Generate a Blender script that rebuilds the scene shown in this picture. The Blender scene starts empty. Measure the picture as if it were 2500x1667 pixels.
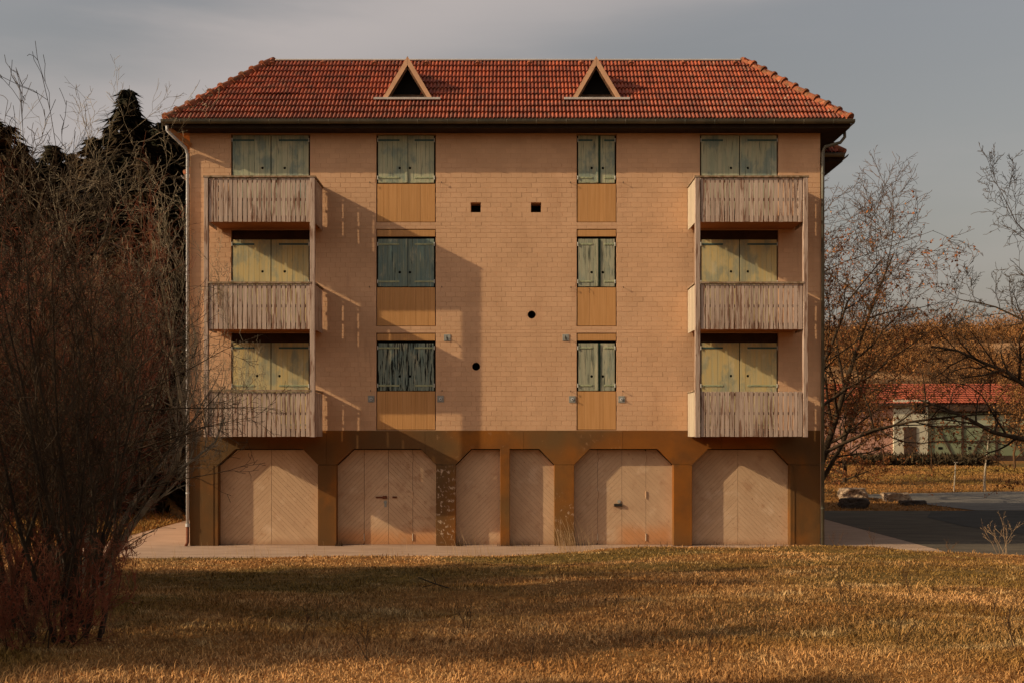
import bpy, bmesh, math, random
import numpy as np
from mathutils import Vector, Matrix, noise as mnoise

random.seed(7)
rng = np.random.default_rng(7)
S = bpy.context.scene
COL = S.collection
PI = math.pi

# ------------------------------------------------------------------ camera
F = 2680.0                      # focal length in photo pixels (2500 px wide)
CAMY, CAMZ = -29.3, 2.97
cam_d = bpy.data.cameras.new('camera')
cam = bpy.data.objects.new('camera', cam_d)
COL.objects.link(cam)
cam.location = (0, CAMY, CAMZ)
cam.rotation_euler = (PI/2, 0, 0)
cam_d.sensor_width = 36
cam_d.lens = F/2500*36
cam_d.shift_x = 0.004
cam_d.shift_y = 0.0906
cam_d.clip_end = 3000
S.camera = cam

# ------------------------------------------------------------------ light
SUNV = Vector((-3.48, -1.0, 1.79)).normalized()      # towards the sun
sun_d = bpy.data.lights.new('sun', 'SUN')
sun_d.energy = 3.5
sun_d.angle = math.radians(0.5)
sun_d.color = (1.0, 0.82, 0.56)
sun = bpy.data.objects.new('sun', sun_d)
COL.objects.link(sun)
sun.location = (-30, -20, 30)
sun.rotation_euler = SUNV.to_track_quat('Z', 'Y').to_euler()

world = bpy.data.worlds.new('World')
S.world = world
world.use_nodes = True
wn = world.node_tree
wn.nodes.clear()
def W(t, **k):
    n = wn.nodes.new(t)
    for a, b in k.items():
        setattr(n, a, b)
    return n
sky = W('ShaderNodeTexSky', sky_type='NISHITA', sun_disc=False)
sky.sun_elevation = math.asin(SUNV.z)
sky.sun_rotation = math.atan2(SUNV.x, SUNV.y)
sky.air_density = 2.1
sky.dust_density = 4.2
sky.ozone_density = 1.6
hs = W('ShaderNodeHueSaturation')
hs.inputs['Saturation'].default_value = 0.46
wn.links.new(sky.outputs[0], hs.inputs['Color'])
tint = W('ShaderNodeMix', data_type='RGBA', blend_type='MULTIPLY')
tint.inputs[0].default_value = 1.0
tint.inputs[7].default_value = (1.03, 0.965, 1.0, 1)
wn.links.new(hs.outputs[0], tint.inputs[6])
# thin cirrus: one long diagonal streak and faint mottling
tc = W('ShaderNodeTexCoord')
A_, B_ = Vector((-.292, 1, .320)), Vector((-.066, 1, .388))
nrm = A_.cross(B_).normalized()
dot = W('ShaderNodeVectorMath', operation='DOT_PRODUCT')
dot.inputs[1].default_value = nrm
wn.links.new(tc.outputs['Generated'], dot.inputs[0])
mp = W('ShaderNodeMapping')
mp.inputs['Rotation'].default_value = (0, math.radians(22), 0)
mp.inputs['Scale'].default_value = (1.6, 3, 9)
wn.links.new(tc.outputs['Generated'], mp.inputs[0])
nz = W('ShaderNodeTexNoise')
nz.inputs['Scale'].default_value = 1.3
nz.inputs['Detail'].default_value = 6
nz.inputs['Roughness'].default_value = .5
wn.links.new(mp.outputs[0], nz.inputs['Vector'])
wob = W('ShaderNodeMath', operation='MULTIPLY_ADD')
wob.inputs[1].default_value = .16
wob.inputs[2].default_value = -.08
wn.links.new(nz.outputs[0], wob.inputs[0])
addd = W('ShaderNodeMath', operation='ADD')
wn.links.new(dot.outputs['Value'], addd.inputs[0])
wn.links.new(wob.outputs[0], addd.inputs[1])
ab = W('ShaderNodeMath', operation='ABSOLUTE')
wn.links.new(addd.outputs[0], ab.inputs[0])
mr = W('ShaderNodeMapRange', interpolation_type='SMOOTHSTEP')
mr.inputs['From Min'].default_value = .085
mr.inputs['From Max'].default_value = 0
mr.inputs['To Min'].default_value = 0
mr.inputs['To Max'].default_value = .75
wn.links.new(ab.outputs[0], mr.inputs['Value'])
mr2 = W('ShaderNodeMapRange', interpolation_type='SMOOTHSTEP')
mr2.inputs['From Min'].default_value = .42
mr2.inputs['From Max'].default_value = .8
mr2.inputs['To Max'].default_value = .35
wn.links.new(nz.outputs[0], mr2.inputs['Value'])
sm = W('ShaderNodeMath', operation='ADD', use_clamp=True)
wn.links.new(mr.outputs[0], sm.inputs[0])
wn.links.new(mr2.outputs[0], sm.inputs[1])
cl = W('ShaderNodeMix', data_type='RGBA')
cl.inputs[7].default_value = (5.2, 4.65, 4.45, 1)
wn.links.new(sm.outputs[0], cl.inputs[0])
wn.links.new(tint.outputs[2], cl.inputs[6])
bg = W('ShaderNodeBackground')
bg.inputs['Strength'].default_value = 0.084
wn.links.new(cl.outputs[2], bg.inputs['Color'])
wo = W('ShaderNodeOutputWorld')
wn.links.new(bg.outputs[0], wo.inputs[0])

S.view_settings.view_transform = 'Standard'
S.view_settings.look = 'None'
S.view_settings.exposure = 0.22
S.view_settings.gamma = 1.0
S.view_settings.use_curve_mapping = False

# ------------------------------------------------------------------ measuring
SW = F/29.3                      # px per metre on the facade
SFR = F/28.1                     # px per metre on the balcony fronts
def X(px): return (px-1240)/SW
def Z(py): return CAMZ-(py-1060)/SW
def FX(px): return (px-1240)/SFR
def FZ(py): return CAMZ-(py-1060)/SFR
def at(px, py, D): return Vector(((px-1240)/F*D, CAMY+D, CAMZ+(1060-py)/F*D))

# ------------------------------------------------------------------ mesh helpers
class MB:
    def __init__(s):
        s.v = []; s.f = []; s.m = []; s.r = []
    def add(s, vs, fs, mi=0, rnd=0.0):
        b = len(s.v)
        s.v.extend([tuple(p) for p in vs])
        s.r.extend([rnd]*len(vs))
        for f in fs:
            s.f.append([i+b for i in f]); s.m.append(mi)
    def quad(s, a, b, c, d, mi=0):
        s.add([a, b, c, d], [(0, 1, 2, 3)], mi)
    def box(s, x0, x1, y0, y1, z0, z1, mi=0, bev=0.0, rnd=0.0):
        if bev <= 0:
            s.add([(x0,y0,z0),(x1,y0,z0),(x1,y1,z0),(x0,y1,z0),(x0,y0,z1),(x1,y0,z1),(x1,y1,z1),(x0,y1,z1)],
                  [(0,3,2,1),(4,5,6,7),(0,1,5,4),(1,2,6,5),(2,3,7,6),(3,0,4,7)], mi, rnd)
        else:   # bevelled on the vertical edges and the front rim (front = -y)
            b = bev
            s.add([(x0,y0+b,z0),(x1,y0+b,z0),(x1,y0+b,z1),(x0,y0+b,z1),
                   (x0+b,y0,z0+b),(x1-b,y0,z0+b),(x1-b,y0,z1-b),(x0+b,y0,z1-b),
                   (x0,y1,z0),(x1,y1,z0),(x1,y1,z1),(x0,y1,z1)],
                  [(4,5,6,7),(0,1,5,4),(1,2,6,5),(2,3,7,6),(3,0,4,7),
                   (0,8,9,1),(1,9,10,2),(2,10,11,3),(3,11,8,0),(8,11,10,9)], mi, rnd)
        return s
    def obox(s, c, ax, ay, az, hx, hy, hz, mi=0):
        c, ax, ay, az = Vector(c), Vector(ax), Vector(ay), Vector(az)
        vs = [c+ax*(hx*i)+ay*(hy*j)+az*(hz*k) for k in (-1,1) for j in (-1,1) for i in (-1,1)]
        s.add(vs, [(0,2,3,1),(4,5,7,6),(0,1,5,4),(1,3,7,5),(3,2,6,7),(2,0,4,6)], mi)
        return s
    def beam(s, a, b, w, t, up=(0,0,1), mi=0):
        a, b = Vector(a), Vector(b)
        d = (b-a); L = d.length; d.normalize()
        side = d.cross(Vector(up)).normalized(); n = side.cross(d).normalized()
        return s.obox((a+b)/2, d, side, n, L/2, w/2, t/2, mi)
    def prism(s, poly, y0, y1, bev=0.0, mi=0, rnd=0.0):
        """poly: list of (x, z), counter-clockwise seen from -y; y0 front, y1 back"""
        n = len(poly)
        if bev > 0:
            cx = sum(p[0] for p in poly)/n; cz = sum(p[1] for p in poly)/n
            ins = inset(poly, bev)
            if ins is None:
                bev = 0
        if bev > 0:
            vs = [(p[0], y0, p[1]) for p in ins]+[(p[0], y0+bev, p[1]) for p in poly]+[(p[0], y1, p[1]) for p in poly]
            fs = [tuple(range(n))]
            for i in range(n):
                j = (i+1) % n
                fs.append((i, n+i, n+j, j)); fs.append((n+i, 2*n+i, 2*n+j, n+j))
            s.add(vs, fs, mi, rnd)
        else:
            vs = [(p[0], y0, p[1]) for p in poly]+[(p[0], y1, p[1]) for p in poly]
            fs = [tuple(range(n)), tuple(range(2*n-1, n-1, -1))]
            for i in range(n):
                j = (i+1) % n
                fs.append((i, n+i, n+j, j))
            s.add(vs, fs, mi, rnd)
        return s
    def tube(s, pts, rad, n=6, cap=True, mi=0, rnd=0.0):
        pts = [Vector(p) for p in pts]
        if not hasattr(rad, '__len__'): rad = [rad]*len(pts)
        b = len(s.v)
        d0 = (pts[1]-pts[0]).normalized()
        ref = Vector((0,0,1)) if abs(d0.z) < .9 else Vector((1,0,0))
        u = d0.cross(ref).normalized()
        for i, p in enumerate(pts):
            d = (pts[min(i+1, len(pts)-1)]-pts[max(i-1, 0)]).normalized()
            u = (u-d*u.dot(d)); 
            if u.length < 1e-6: u = d.orthogonal()
            u.normalize(); w = d.cross(u)
            for k in range(n):
                a = 2*PI*k/n
                q = p+(u*math.cos(a)+w*math.sin(a))*rad[i]
                s.v.append((q.x, q.y, q.z)); s.r.append(rnd)
        for i in range(len(pts)-1):
            for k in range(n):
                k2 = (k+1) % n
                s.f.append([b+i*n+k, b+i*n+k2, b+(i+1)*n+k2, b+(i+1)*n+k]); s.m.append(mi)
        if cap:
            s.f.append([b+k for k in range(n)][::-1]); s.m.append(mi)
            e = b+(len(pts)-1)*n
            s.f.append([e+k for k in range(n)]); s.m.append(mi)
        return s
    def build(s, name, mats, parent=None, smooth=False, attr=False, link=True, loc=None):
        me = bpy.data.meshes.new(name)
        me.from_pydata(s.v, [], s.f)
        if not isinstance(mats, (list, tuple)): mats = [mats]
        for m in mats: me.materials.append(m)
        if len(mats) > 1: me.polygons.foreach_set('material_index', s.m)
        if smooth: me.polygons.foreach_set('use_smooth', [True]*len(s.f))
        if attr:
            a = me.attributes.new('rnd', 'FLOAT', 'POINT'); a.data.foreach_set('value', s.r)
        me.update()
        return place(name, me, parent, loc)
def inset(poly, b):
    n = len(poly); out = []
    for i in range(n):
        p0, p1, p2 = Vector(poly[i-1]), Vector(poly[i]), Vector(poly[(i+1) % n])
        a = (p1-p0); c = (p2-p1)
        if a.length < 2.2*b or c.length < 2.2*b: return None
        a.normalize(); c.normalize()
        na, nc = Vector((-a.y, a.x)), Vector((-c.y, c.x))
        m = na+nc
        if m.length < .3: return None
        m = m/(m.dot(na))
        out.append(tuple(p1+m*b))
    return out
def place(name, me, parent=None, loc=None, rot=None):
    o = bpy.data.objects.new(name, me)
    COL.objects.link(o)
    if parent: o.parent = parent
    if loc: o.location = loc
    if rot: o.rotation_euler = rot
    return o
def thing(name, label, cat, loc=(0,0,0), group=None, rotz=0):
    o = bpy.data.objects.new(name, None); COL.objects.link(o)
    o.location = loc; o.rotation_euler = (0,0,rotz); o.empty_display_size = .3
    return tag(o, label, cat, group)
def tag(o, label=None, cat=None, group=None, kind=None):
    if label: o['label'] = label
    if cat: o['category'] = cat
    if group: o['group'] = group
    if kind: o['kind'] = kind
    return o
def copy_tree(o, parent=None):
    c = o.copy(); COL.objects.link(c)
    if parent: c.parent = parent
    for ch in list(o.children): copy_tree(ch, c)
    return c
def fast_mesh(name, V, T, mat, rnd=None, parent=None, smooth=False):
    me = bpy.data.meshes.new(name)
    nv, nt = len(V), len(T)
    me.vertices.add(nv); me.vertices.foreach_set('co', np.ascontiguousarray(V, dtype=np.float32).ravel())
    me.loops.add(nt*3); me.loops.foreach_set('vertex_index', np.ascontiguousarray(T, dtype=np.int32).ravel())
    me.polygons.add(nt); me.polygons.foreach_set('loop_start', np.arange(0, nt*3, 3, dtype=np.int32))
    me.materials.append(mat)
    if rnd is not None:
        a = me.attributes.new('rnd', 'FLOAT', 'POINT'); a.data.foreach_set('value', np.ascontiguousarray(rnd, dtype=np.float32))
    me.update(calc_edges=True)
    return place(name, me, parent)
def clip(poly, a, b, c):
    """keep the part of a convex polygon where a*x+b*z+c >= 0"""
    out = []
    for i in range(len(poly)):
        p, q = poly[i], poly[(i+1) % len(poly)]
        fp, fq = a*p[0]+b*p[1]+c, a*q[0]+b*q[1]+c
        if fp >= 0: out.append(p)
        if (fp > 0 and fq < 0) or (fp < 0 and fq > 0):
            t = fp/(fp-fq); out.append((p[0]+(q[0]-p[0])*t, p[1]+(q[1]-p[1])*t))
    return out
def area(poly):
    return sum(poly[i][0]*poly[(i+1) % len(poly)][1]-poly[(i+1) % len(poly)][0]*poly[i][1] for i in range(len(poly)))/2

# ------------------------------------------------------------------ materials
ALB = 1.15
def surf(name, c1, c2, scale=(1,1,1), ns=3.0, ramp=(.35,.65), rough=.85, bump=0.0, bscale=40, bdist=.01, rnd=0.0,
         stains=(), zdirt=None, spec=.12, detail=5, bstretch=None, c3=None, trans=0):
    up = lambda c: tuple(min(.9, v*ALB) for v in c[:3])
    c1, c2 = up(c1), up(c2); c3 = up(c3) if c3 else None
    stains = [(up(q[0]),)+tuple(q[1:]) for q in stains]
    if zdirt: zdirt = (up(zdirt[0]),)+tuple(zdirt[1:])
    m = bpy.data.materials.new(name); m.use_nodes = True
    nt = m.node_tree; nd = nt.nodes; lk = nt.links
    bs = nd['Principled BSDF']
    bs.inputs['Roughness'].default_value = rough
    bs.inputs['Specular IOR Level'].default_value = spec
    geo = nd.new('ShaderNodeNewGeometry')
    def noise(sc, s, det=5, ro=.55, off=0):
        mp = nd.new('ShaderNodeMapping'); mp.inputs['Scale'].default_value = sc; mp.inputs['Location'].default_value = (off, off*.7, off*.3)
        lk.new(geo.outputs['Position'], mp.inputs[0])
        n = nd.new('ShaderNodeTexNoise'); n.inputs['Scale'].default_value = s; n.inputs['Detail'].default_value = det
        n.inputs['Roughness'].default_value = ro
        lk.new(mp.outputs[0], n.inputs['Vector'])
        return n.outputs[0]
    def mrange(src, lo, hi, a=0, b=1):
        n = nd.new('ShaderNodeMapRange'); n.interpolation_type = 'SMOOTHSTEP'
        n.inputs['From Min'].default_value = lo; n.inputs['From Max'].default_value = hi
        n.inputs['To Min'].default_value = a; n.inputs['To Max'].default_value = b
        lk.new(src, n.inputs['Value']); return n.outputs[0]
    def mix(f, a, b, blend='MIX'):
        n = nd.new('ShaderNodeMix'); n.data_type = 'RGBA'; n.blend_type = blend
        for s_, i in ((f, 0), (a, 6), (b, 7)):
            if isinstance(s_, (int, float)): n.inputs[i].default_value = s_
            elif isinstance(s_, tuple): n.inputs[i].default_value = (*s_[:3], 1)
            else: lk.new(s_, n.inputs[i])
        return n.outputs[2]
    base = mix(mrange(noise(scale, ns, detail), *ramp), tuple(c1), tuple(c2))
    if c3: base = mix(mrange(noise(scale, ns*.37, 3, off=9), .45, .65), base, tuple(c3))
    for k, st in enumerate(stains):
        col, sc, s_, lo, hi, amt = st[:6]
        f = mrange(noise(sc, s_, 6, .6, off=3+5*k), lo, hi, 0, amt)
        if len(st) > 6:          # restrict to a box in space (x0,x1,z0,z1), soft edges
            x0, x1, z0, z1, e = st[6]
            sp = nd.new('ShaderNodeSeparateXYZ'); lk.new(geo.outputs['Position'], sp.inputs[0])
            for ax, lo_, hi_ in (('X', x0, x1), ('Z', z0, z1)):
                for a_, b_ in ((lo_-e, lo_+e), (hi_+e, hi_-e)):
                    g = mrange(sp.outputs[ax], min(a_, b_), max(a_, b_), 0 if a_ < b_ else 1, 1 if a_ < b_ else 0)
                    q = nd.new('ShaderNodeMath'); q.operation = 'MULTIPLY'; lk.new(f, q.inputs[0]); lk.new(g, q.inputs[1]); f = q.outputs[0]
        base = mix(f, base, tuple(col))
    if zdirt:
        col, z0, z1, amt = zdirt[:4]
        sp = nd.new('ShaderNodeSeparateXYZ'); lk.new(geo.outputs['Position'], sp.inputs[0])
        ad = nd.new('ShaderNodeMath'); ad.operation = 'MULTIPLY_ADD'; ad.inputs[1].default_value = (z1-z0)*1.5
        lk.new(noise((1,1,1), 2.2, 5, off=21), ad.inputs[0]); lk.new(sp.outputs['Z'], ad.inputs[2])
        base = mix(mrange(ad.outputs[0], z0+(z1-z0)*.75, z1+(z1-z0)*.75, amt, 0), base, tuple(col))
    if rnd > 0:
        oi = nd.new('ShaderNodeObjectInfo'); at_ = nd.new('ShaderNodeAttribute'); at_.attribute_name = 'rnd'
        a1 = nd.new('ShaderNodeMath'); a1.operation = 'ADD'; lk.new(oi.outputs['Random'], a1.inputs[0]); lk.new(at_.outputs['Fac'], a1.inputs[1])
        a2 = nd.new('ShaderNodeMath'); a2.operation = 'FRACT'; lk.new(a1.outputs[0], a2.inputs[0])
        hv = nd.new('ShaderNodeHueSaturation'); lk.new(base, hv.inputs['Color'])
        a3 = nd.new('ShaderNodeMath'); a3.operation = 'MULTIPLY_ADD'; a3.inputs[1].default_value = 2*rnd; a3.inputs[2].default_value = 1-rnd
        lk.new(a2.outputs[0], a3.inputs[0]); lk.new(a3.outputs[0], hv.inputs['Value']); base = hv.outputs[0]
    lk.new(base, bs.inputs['Base Color'])
    if bump > 0:
        bp = nd.new('ShaderNodeBump'); bp.inputs['Strength'].default_value = bump; bp.inputs['Distance'].default_value = bdist
        lk.new(noise(bstretch or scale, bscale, 4, .6, off=4), bp.inputs['Height']); lk.new(bp.outputs[0], bs.inputs['Normal'])
    return m

M = {}
M['brick'] = surf('painted_brick', (.575,.340,.188), (.525,.307,.166), ns=1.1, rough=.8, bump=.35, bscale=60, bdist=.004, rnd=.035,
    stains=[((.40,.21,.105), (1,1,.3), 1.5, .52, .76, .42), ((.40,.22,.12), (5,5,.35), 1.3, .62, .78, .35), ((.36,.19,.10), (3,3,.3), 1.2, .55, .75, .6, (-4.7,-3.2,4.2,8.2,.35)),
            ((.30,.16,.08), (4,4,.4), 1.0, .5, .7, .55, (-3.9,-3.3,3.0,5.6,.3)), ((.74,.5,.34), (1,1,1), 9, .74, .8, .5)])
M['mortar'] = surf('painted_mortar', (.53,.30,.158), (.56,.325,.175), ns=4, rough=.9, bump=.3, bscale=80, bdist=.004)
M['wall_plain'] = surf('painted_wall', (.50,.30,.17), (.46,.27,.15), ns=1.2, rough=.85, bump=.3)
M['ochre'] = surf('ochre_panel_paint', (.50,.255,.095), (.45,.22,.075), scale=(14,14,.6), ns=1.5, rough=.6, bump=.25, bscale=6, bdist=.004, rnd=.05,
    stains=[((.42,.18,.06), (9,9,.3), 1.5, .58, .75, .4)])
M['header'] = surf('dark_header_paint', (.055,.028,.012), (.035,.018,.01), ns=3)
M['dark'] = surf('dark_void', (.012,.01,.008), (.008,.007,.006), ns=2)
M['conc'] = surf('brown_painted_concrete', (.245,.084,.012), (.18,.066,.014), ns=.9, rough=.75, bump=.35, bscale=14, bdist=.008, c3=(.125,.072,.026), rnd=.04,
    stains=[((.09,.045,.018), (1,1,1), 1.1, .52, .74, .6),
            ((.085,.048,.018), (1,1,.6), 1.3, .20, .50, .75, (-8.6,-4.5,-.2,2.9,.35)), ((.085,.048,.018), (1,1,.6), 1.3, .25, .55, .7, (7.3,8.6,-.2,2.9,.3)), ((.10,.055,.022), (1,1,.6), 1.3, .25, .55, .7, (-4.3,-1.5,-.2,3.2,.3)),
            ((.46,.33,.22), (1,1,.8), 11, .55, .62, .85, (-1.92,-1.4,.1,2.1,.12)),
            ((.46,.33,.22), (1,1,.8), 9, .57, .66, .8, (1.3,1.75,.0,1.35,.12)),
            ((.40,.28,.18), (1,1,1), 12, .70, .74, .6),
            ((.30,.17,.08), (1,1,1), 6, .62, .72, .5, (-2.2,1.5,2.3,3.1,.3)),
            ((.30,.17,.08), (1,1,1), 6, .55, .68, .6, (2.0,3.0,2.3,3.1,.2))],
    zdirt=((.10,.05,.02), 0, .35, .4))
M['door'] = surf('garage_door_paint', (.515,.338,.198), (.46,.295,.17), ns=1.3, rough=.7, bump=.3, bscale=22, bdist=.003, rnd=.035,
    stains=[((.34,.18,.09), (1,1,1), 3, .54, .72, .5), ((.66,.48,.32), (1,1,1), 2, .56, .72, .4), ((.22,.09,.04), (1,1,1), 13, .66, .72, .75),
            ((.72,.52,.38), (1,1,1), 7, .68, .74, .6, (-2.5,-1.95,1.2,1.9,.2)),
            ((.30,.15,.07), (1,1,1), 5, .52, .66, .55, (-2.9,-1.9,0,2.4,.3)),
            ((.47,.20,.07), (1,1,.5), 1.2, .25, .5, .8, (-4.7,-1.9,-.3,.38,.22)),
            ((.47,.20,.07), (1,1,.5), 1.2, .25, .5, .8, (3.0,4.4,-.3,.5,.22))],
    zdirt=((.30,.15,.07), 0, .22, .55))
M['slat'] = surf('weathered_board', (.44,.325,.245), (.35,.245,.18), scale=(12,12,.8), ns=2.2, rough=.85, bump=.6, bscale=8, bdist=.006, rnd=.13,
    stains=[((.17,.085,.05), (12,12,1.0), 1.5, .52, .62, .9), ((.16,.07,.04), (9,9,2.6), 1.6, .63, .72, .8),
            ((.09,.05,.03), (1,1,1), 11, .755, .77, .9)])
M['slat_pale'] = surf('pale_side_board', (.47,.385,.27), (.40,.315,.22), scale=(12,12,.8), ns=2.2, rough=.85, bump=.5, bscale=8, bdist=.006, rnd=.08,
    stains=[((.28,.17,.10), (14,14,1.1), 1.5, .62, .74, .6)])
M['rail'] = surf('mossy_handrail', (.20,.12,.06), (.33,.23,.15), ns=9, rough=.95, bump=.6, bscale=30, stains=[((.07,.055,.02), (1,1,1), 8, .5, .66, .7)])
M['soffit'] = surf('balcony_soffit', (.33,.13,.045), (.27,.105,.035), ns=2, rough=.7)
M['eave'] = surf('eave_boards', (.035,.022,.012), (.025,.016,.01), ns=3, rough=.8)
M['eave_sunlit'] = surf('sunlit_eave_paint', (.42,.19,.07), (.30,.13,.05), ns=4)  # left eave and rafter tails: sunlight put into the orange colour
def shutter(name, a, b, worn, wear, dark=None, teal=0):
    st = [((.12,.185,.17), (1,1,.6), 2.6, .48, .64, .6*teal), ((.60,.50,.30), (1,1,.5), 3.1, .56, .70, .35)] if teal else []
    st += [(worn, (14,14,.9), 1.6, .70-wear*.25, .77-wear*.16, .9)]
    if dark: st += [((.012,.015,.012), (18,18,1.3), 1.5, *dark)]
    return surf(name, a, b, scale=(10,10,.7), ns=1.6, rough=.7, bump=.4, bscale=8, bdist=.004, rnd=.06, stains=st)
M['sh_yellow'] = shutter('yellow_shutter_paint', (.52,.38,.155), (.45,.37,.19), (.22,.22,.13), .25, teal=.8)
M['sh_green'] = shutter('pale_green_shutter_paint', (.42,.385,.235), (.33,.335,.21), (.10,.12,.085), .5, teal=1.0)
M['sh_blue'] = shutter('blue_green_shutter_paint', (.195,.225,.16), (.135,.18,.155), (.34,.33,.22), .55, dark=(.60,.68,.85), teal=1)
M['sh_flaked'] = shutter('flaking_shutter_paint', (.21,.235,.175), (.155,.19,.15), (.34,.32,.22), .6, dark=(.51,.57,1), teal=1)
M['sh_grey'] = shutter('greyed_shutter_paint', (.345,.315,.205), (.27,.27,.18), (.10,.105,.07), .75, dark=(.63,.70,.8), teal=.5)
M['strap_teal'] = surf('teal_iron', (.045,.09,.085), (.06,.11,.10), ns=9, rough=.6)
M['strap_pale'] = surf('pale_iron', (.36,.36,.20), (.25,.27,.16), ns=9, rough=.6)
M['iron'] = surf('rusted_iron', (.10,.03,.015), (.16,.05,.02), ns=20, rough=.7)
M['black_iron'] = surf('black_iron', (.02,.018,.015), (.04,.03,.02), ns=20, rough=.6)
M['pin'] = surf('white_hinge_pin', (.6,.58,.5), (.5,.48,.4), ns=20, rough=.5)
M['zinc'] = surf('dull_zinc', (.12,.10,.06), (.075,.07,.045), scale=(1,1,1), ns=2.5, rough=.5, spec=.5)
M['zinc_pale'] = surf('pale_zinc', (.52,.50,.46), (.42,.40,.37), scale=(3,3,.6), ns=3, rough=.5, spec=.5)
M['flash'] = surf('ridge_flashing', (.48,.43,.37), (.40,.35,.30), ns=3, rough=.6)
M['boxplate'] = surf('galvanised_plate', (.30,.29,.24), (.23,.225,.19), ns=9, rough=.6, rnd=.05)
M['cable'] = surf('cable_sheath', (.03,.025,.02), (.05,.04,.03), ns=9)
M['tile'] = surf('clay_roof_tile', (.31,.062,.020), (.22,.044,.016), ns=2.0, rough=.62, bump=.4, bscale=40, bdist=.004, rnd=.22, spec=.4,
    stains=[((.12,.05,.022), (1,1,1), 5, .48, .66, .7), ((.37,.28,.18), (1,1,1), 7, .57, .68, .75, (5.4,9.5,11,14.2,.9)),
            ((.30,.20,.12), (1,1,1), 7, .58, .70, .7, (-9.5,-5.4,11,14.2,.9)), ((.42,.28,.17), (1,1,1), 14, .69, .74, .7),
            ((.05,.03,.012), (1,1,1), 9, .58, .72, .5)])
M['hip'] = surf('hip_cap_tile', (.30,.085,.035), (.20,.065,.03), ns=5, rough=.75, bump=.5, rnd=.12,
    stains=[((.09,.055,.025), (1,1,1), 6, .48, .66, .8), ((.34,.26,.16), (1,1,1), 11, .62, .7, .6)])
M['dormer'] = surf('dormer_paint', (.60,.33,.18), (.52,.29,.16), ns=5, rough=.7, stains=[((.25,.10,.05), (1,1,1), 9, .66, .74, .7)])
M['rafter'] = surf('old_rafter', (.10,.05,.025), (.16,.09,.05), ns=6)
M['apron'] = surf('concrete_pavement', (.36,.24,.16), (.29,.19,.125), scale=(.5,2,1), ns=1.6, rough=.95, bump=.3, bscale=30, detail=8,
    stains=[((.17,.115,.075), (.5,3,1), 2.5, .58, .72, .5), ((.46,.34,.24), (1,1,1), 12, .66, .74, .4)])
M['asphalt'] = surf('yard_asphalt', (.100,.078,.052), (.072,.056,.038), scale=(.5,1.5,1), ns=1.2, rough=.95, bump=.4, bscale=60, detail=8,
    stains=[((.15,.12,.095), (.6,4,1), 1.8, .6, .75, .5), ((.035,.03,.025), (.6,3,1), 3, .64, .7, .6)])
M['road'] = surf('road_asphalt', (.17,.145,.115), (.13,.112,.09), scale=(.4,1.5,1), ns=1.2, rough=.93, bump=.4, bscale=60, detail=8,
    stains=[((.15,.13,.11), (.3,3,1), 1.6, .58, .72, .45)])
M['patch'] = surf('newer_asphalt', (.062,.054,.042), (.045,.040,.032), scale=(.4,1.5,1), ns=1.2, rough=.93, bump=.4, bscale=60, detail=8, stains=[((.12,.10,.08), (.3,4,1), 1.9, .58, .66, .5)])
M['ground'] = surf('dry_turf', (.22,.092,.022), (.15,.065,.016), ns=.55, rough=1, bump=.8, bscale=9, bdist=.05, detail=9, c3=(.10,.062,.014),
    stains=[((.30,.17,.06), (1,1,1), 3.5, .52, .68, .7), ((.055,.035,.012), (1,1,1), 6, .60, .72, .6)])
M['hill'] = surf('hillside_turf', (.36,.185,.075), (.25,.12,.045), scale=(.3,1,3), ns=.10, rough=1, bump=.8, bscale=1, bdist=.5, detail=9, c3=(.32,.17,.075),
    stains=[((.07,.04,.018), (.25,1,4), .12, .52, .62, .8)])
M['stone'] = surf('field_stone', (.42,.30,.20), (.26,.18,.12), ns=6, rough=.95, bump=1, bscale=14, bdist=.03, stains=[((.07,.05,.035), (1,1,1), 4, .52, .62, .8)])
M['stone_dark'] = surf('dark_stone', (.075,.055,.04), (.04,.032,.026), ns=6, rough=.95, bump=1, bscale=14, bdist=.03)

# ================================================================== ground shape
_ex = [-60, -12, -8.4, -2, .5, 1.8, 3.0, 4.0, 8.4, 9.3, 10.2, 11.2, 60]
_ey = [-2.9, -2.9, -2.9, -2.5, -2.25, -1.6, -.75, -.42, -.36, -.6, -1.6, -2.4, -2.4]
def yedge(x): return np.interp(x, _ex, _ey)
def smooth(a, b, t):
    t = np.clip((t-a)/(b-a), 0, 1); return t*t*(3-2*t)
def wav(x, y):
    return .035*np.sin(x*.9+.4*y)+.03*np.sin(y*1.3-.5*x+1)+.02*np.sin(x*2.3+y*1.9)
def G(x, y):
    x = np.asarray(x, float); y = np.asarray(y, float)
    d = yedge(x)-y
    front = np.where(d > 0, .0685*np.minimum(d, 27)+smooth(0, 1.0, d)*(.03+wav(x, y)), 0)
    side = smooth(1, 5, -11.1-x)*smooth(-2.9, 0, y)*.10       # meadow left of the apron
    far = .55*smooth(28, 70, y)
    meadow = smooth(24, 34, y)*.6*wav(x*.3, y*.3)
    return front+side+far+meadow-.012*(y >= yedge(x))*(y < 26)*(x > -11.2)
def HILL(x, y):
    x = np.asarray(x, float); y = np.asarray(y, float)
    r = 31*smooth(105, 275, y)*(.82+.10*np.sin(x*.013+.6)+.05*np.sin(x*.031+y*.01))
    return r

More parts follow.
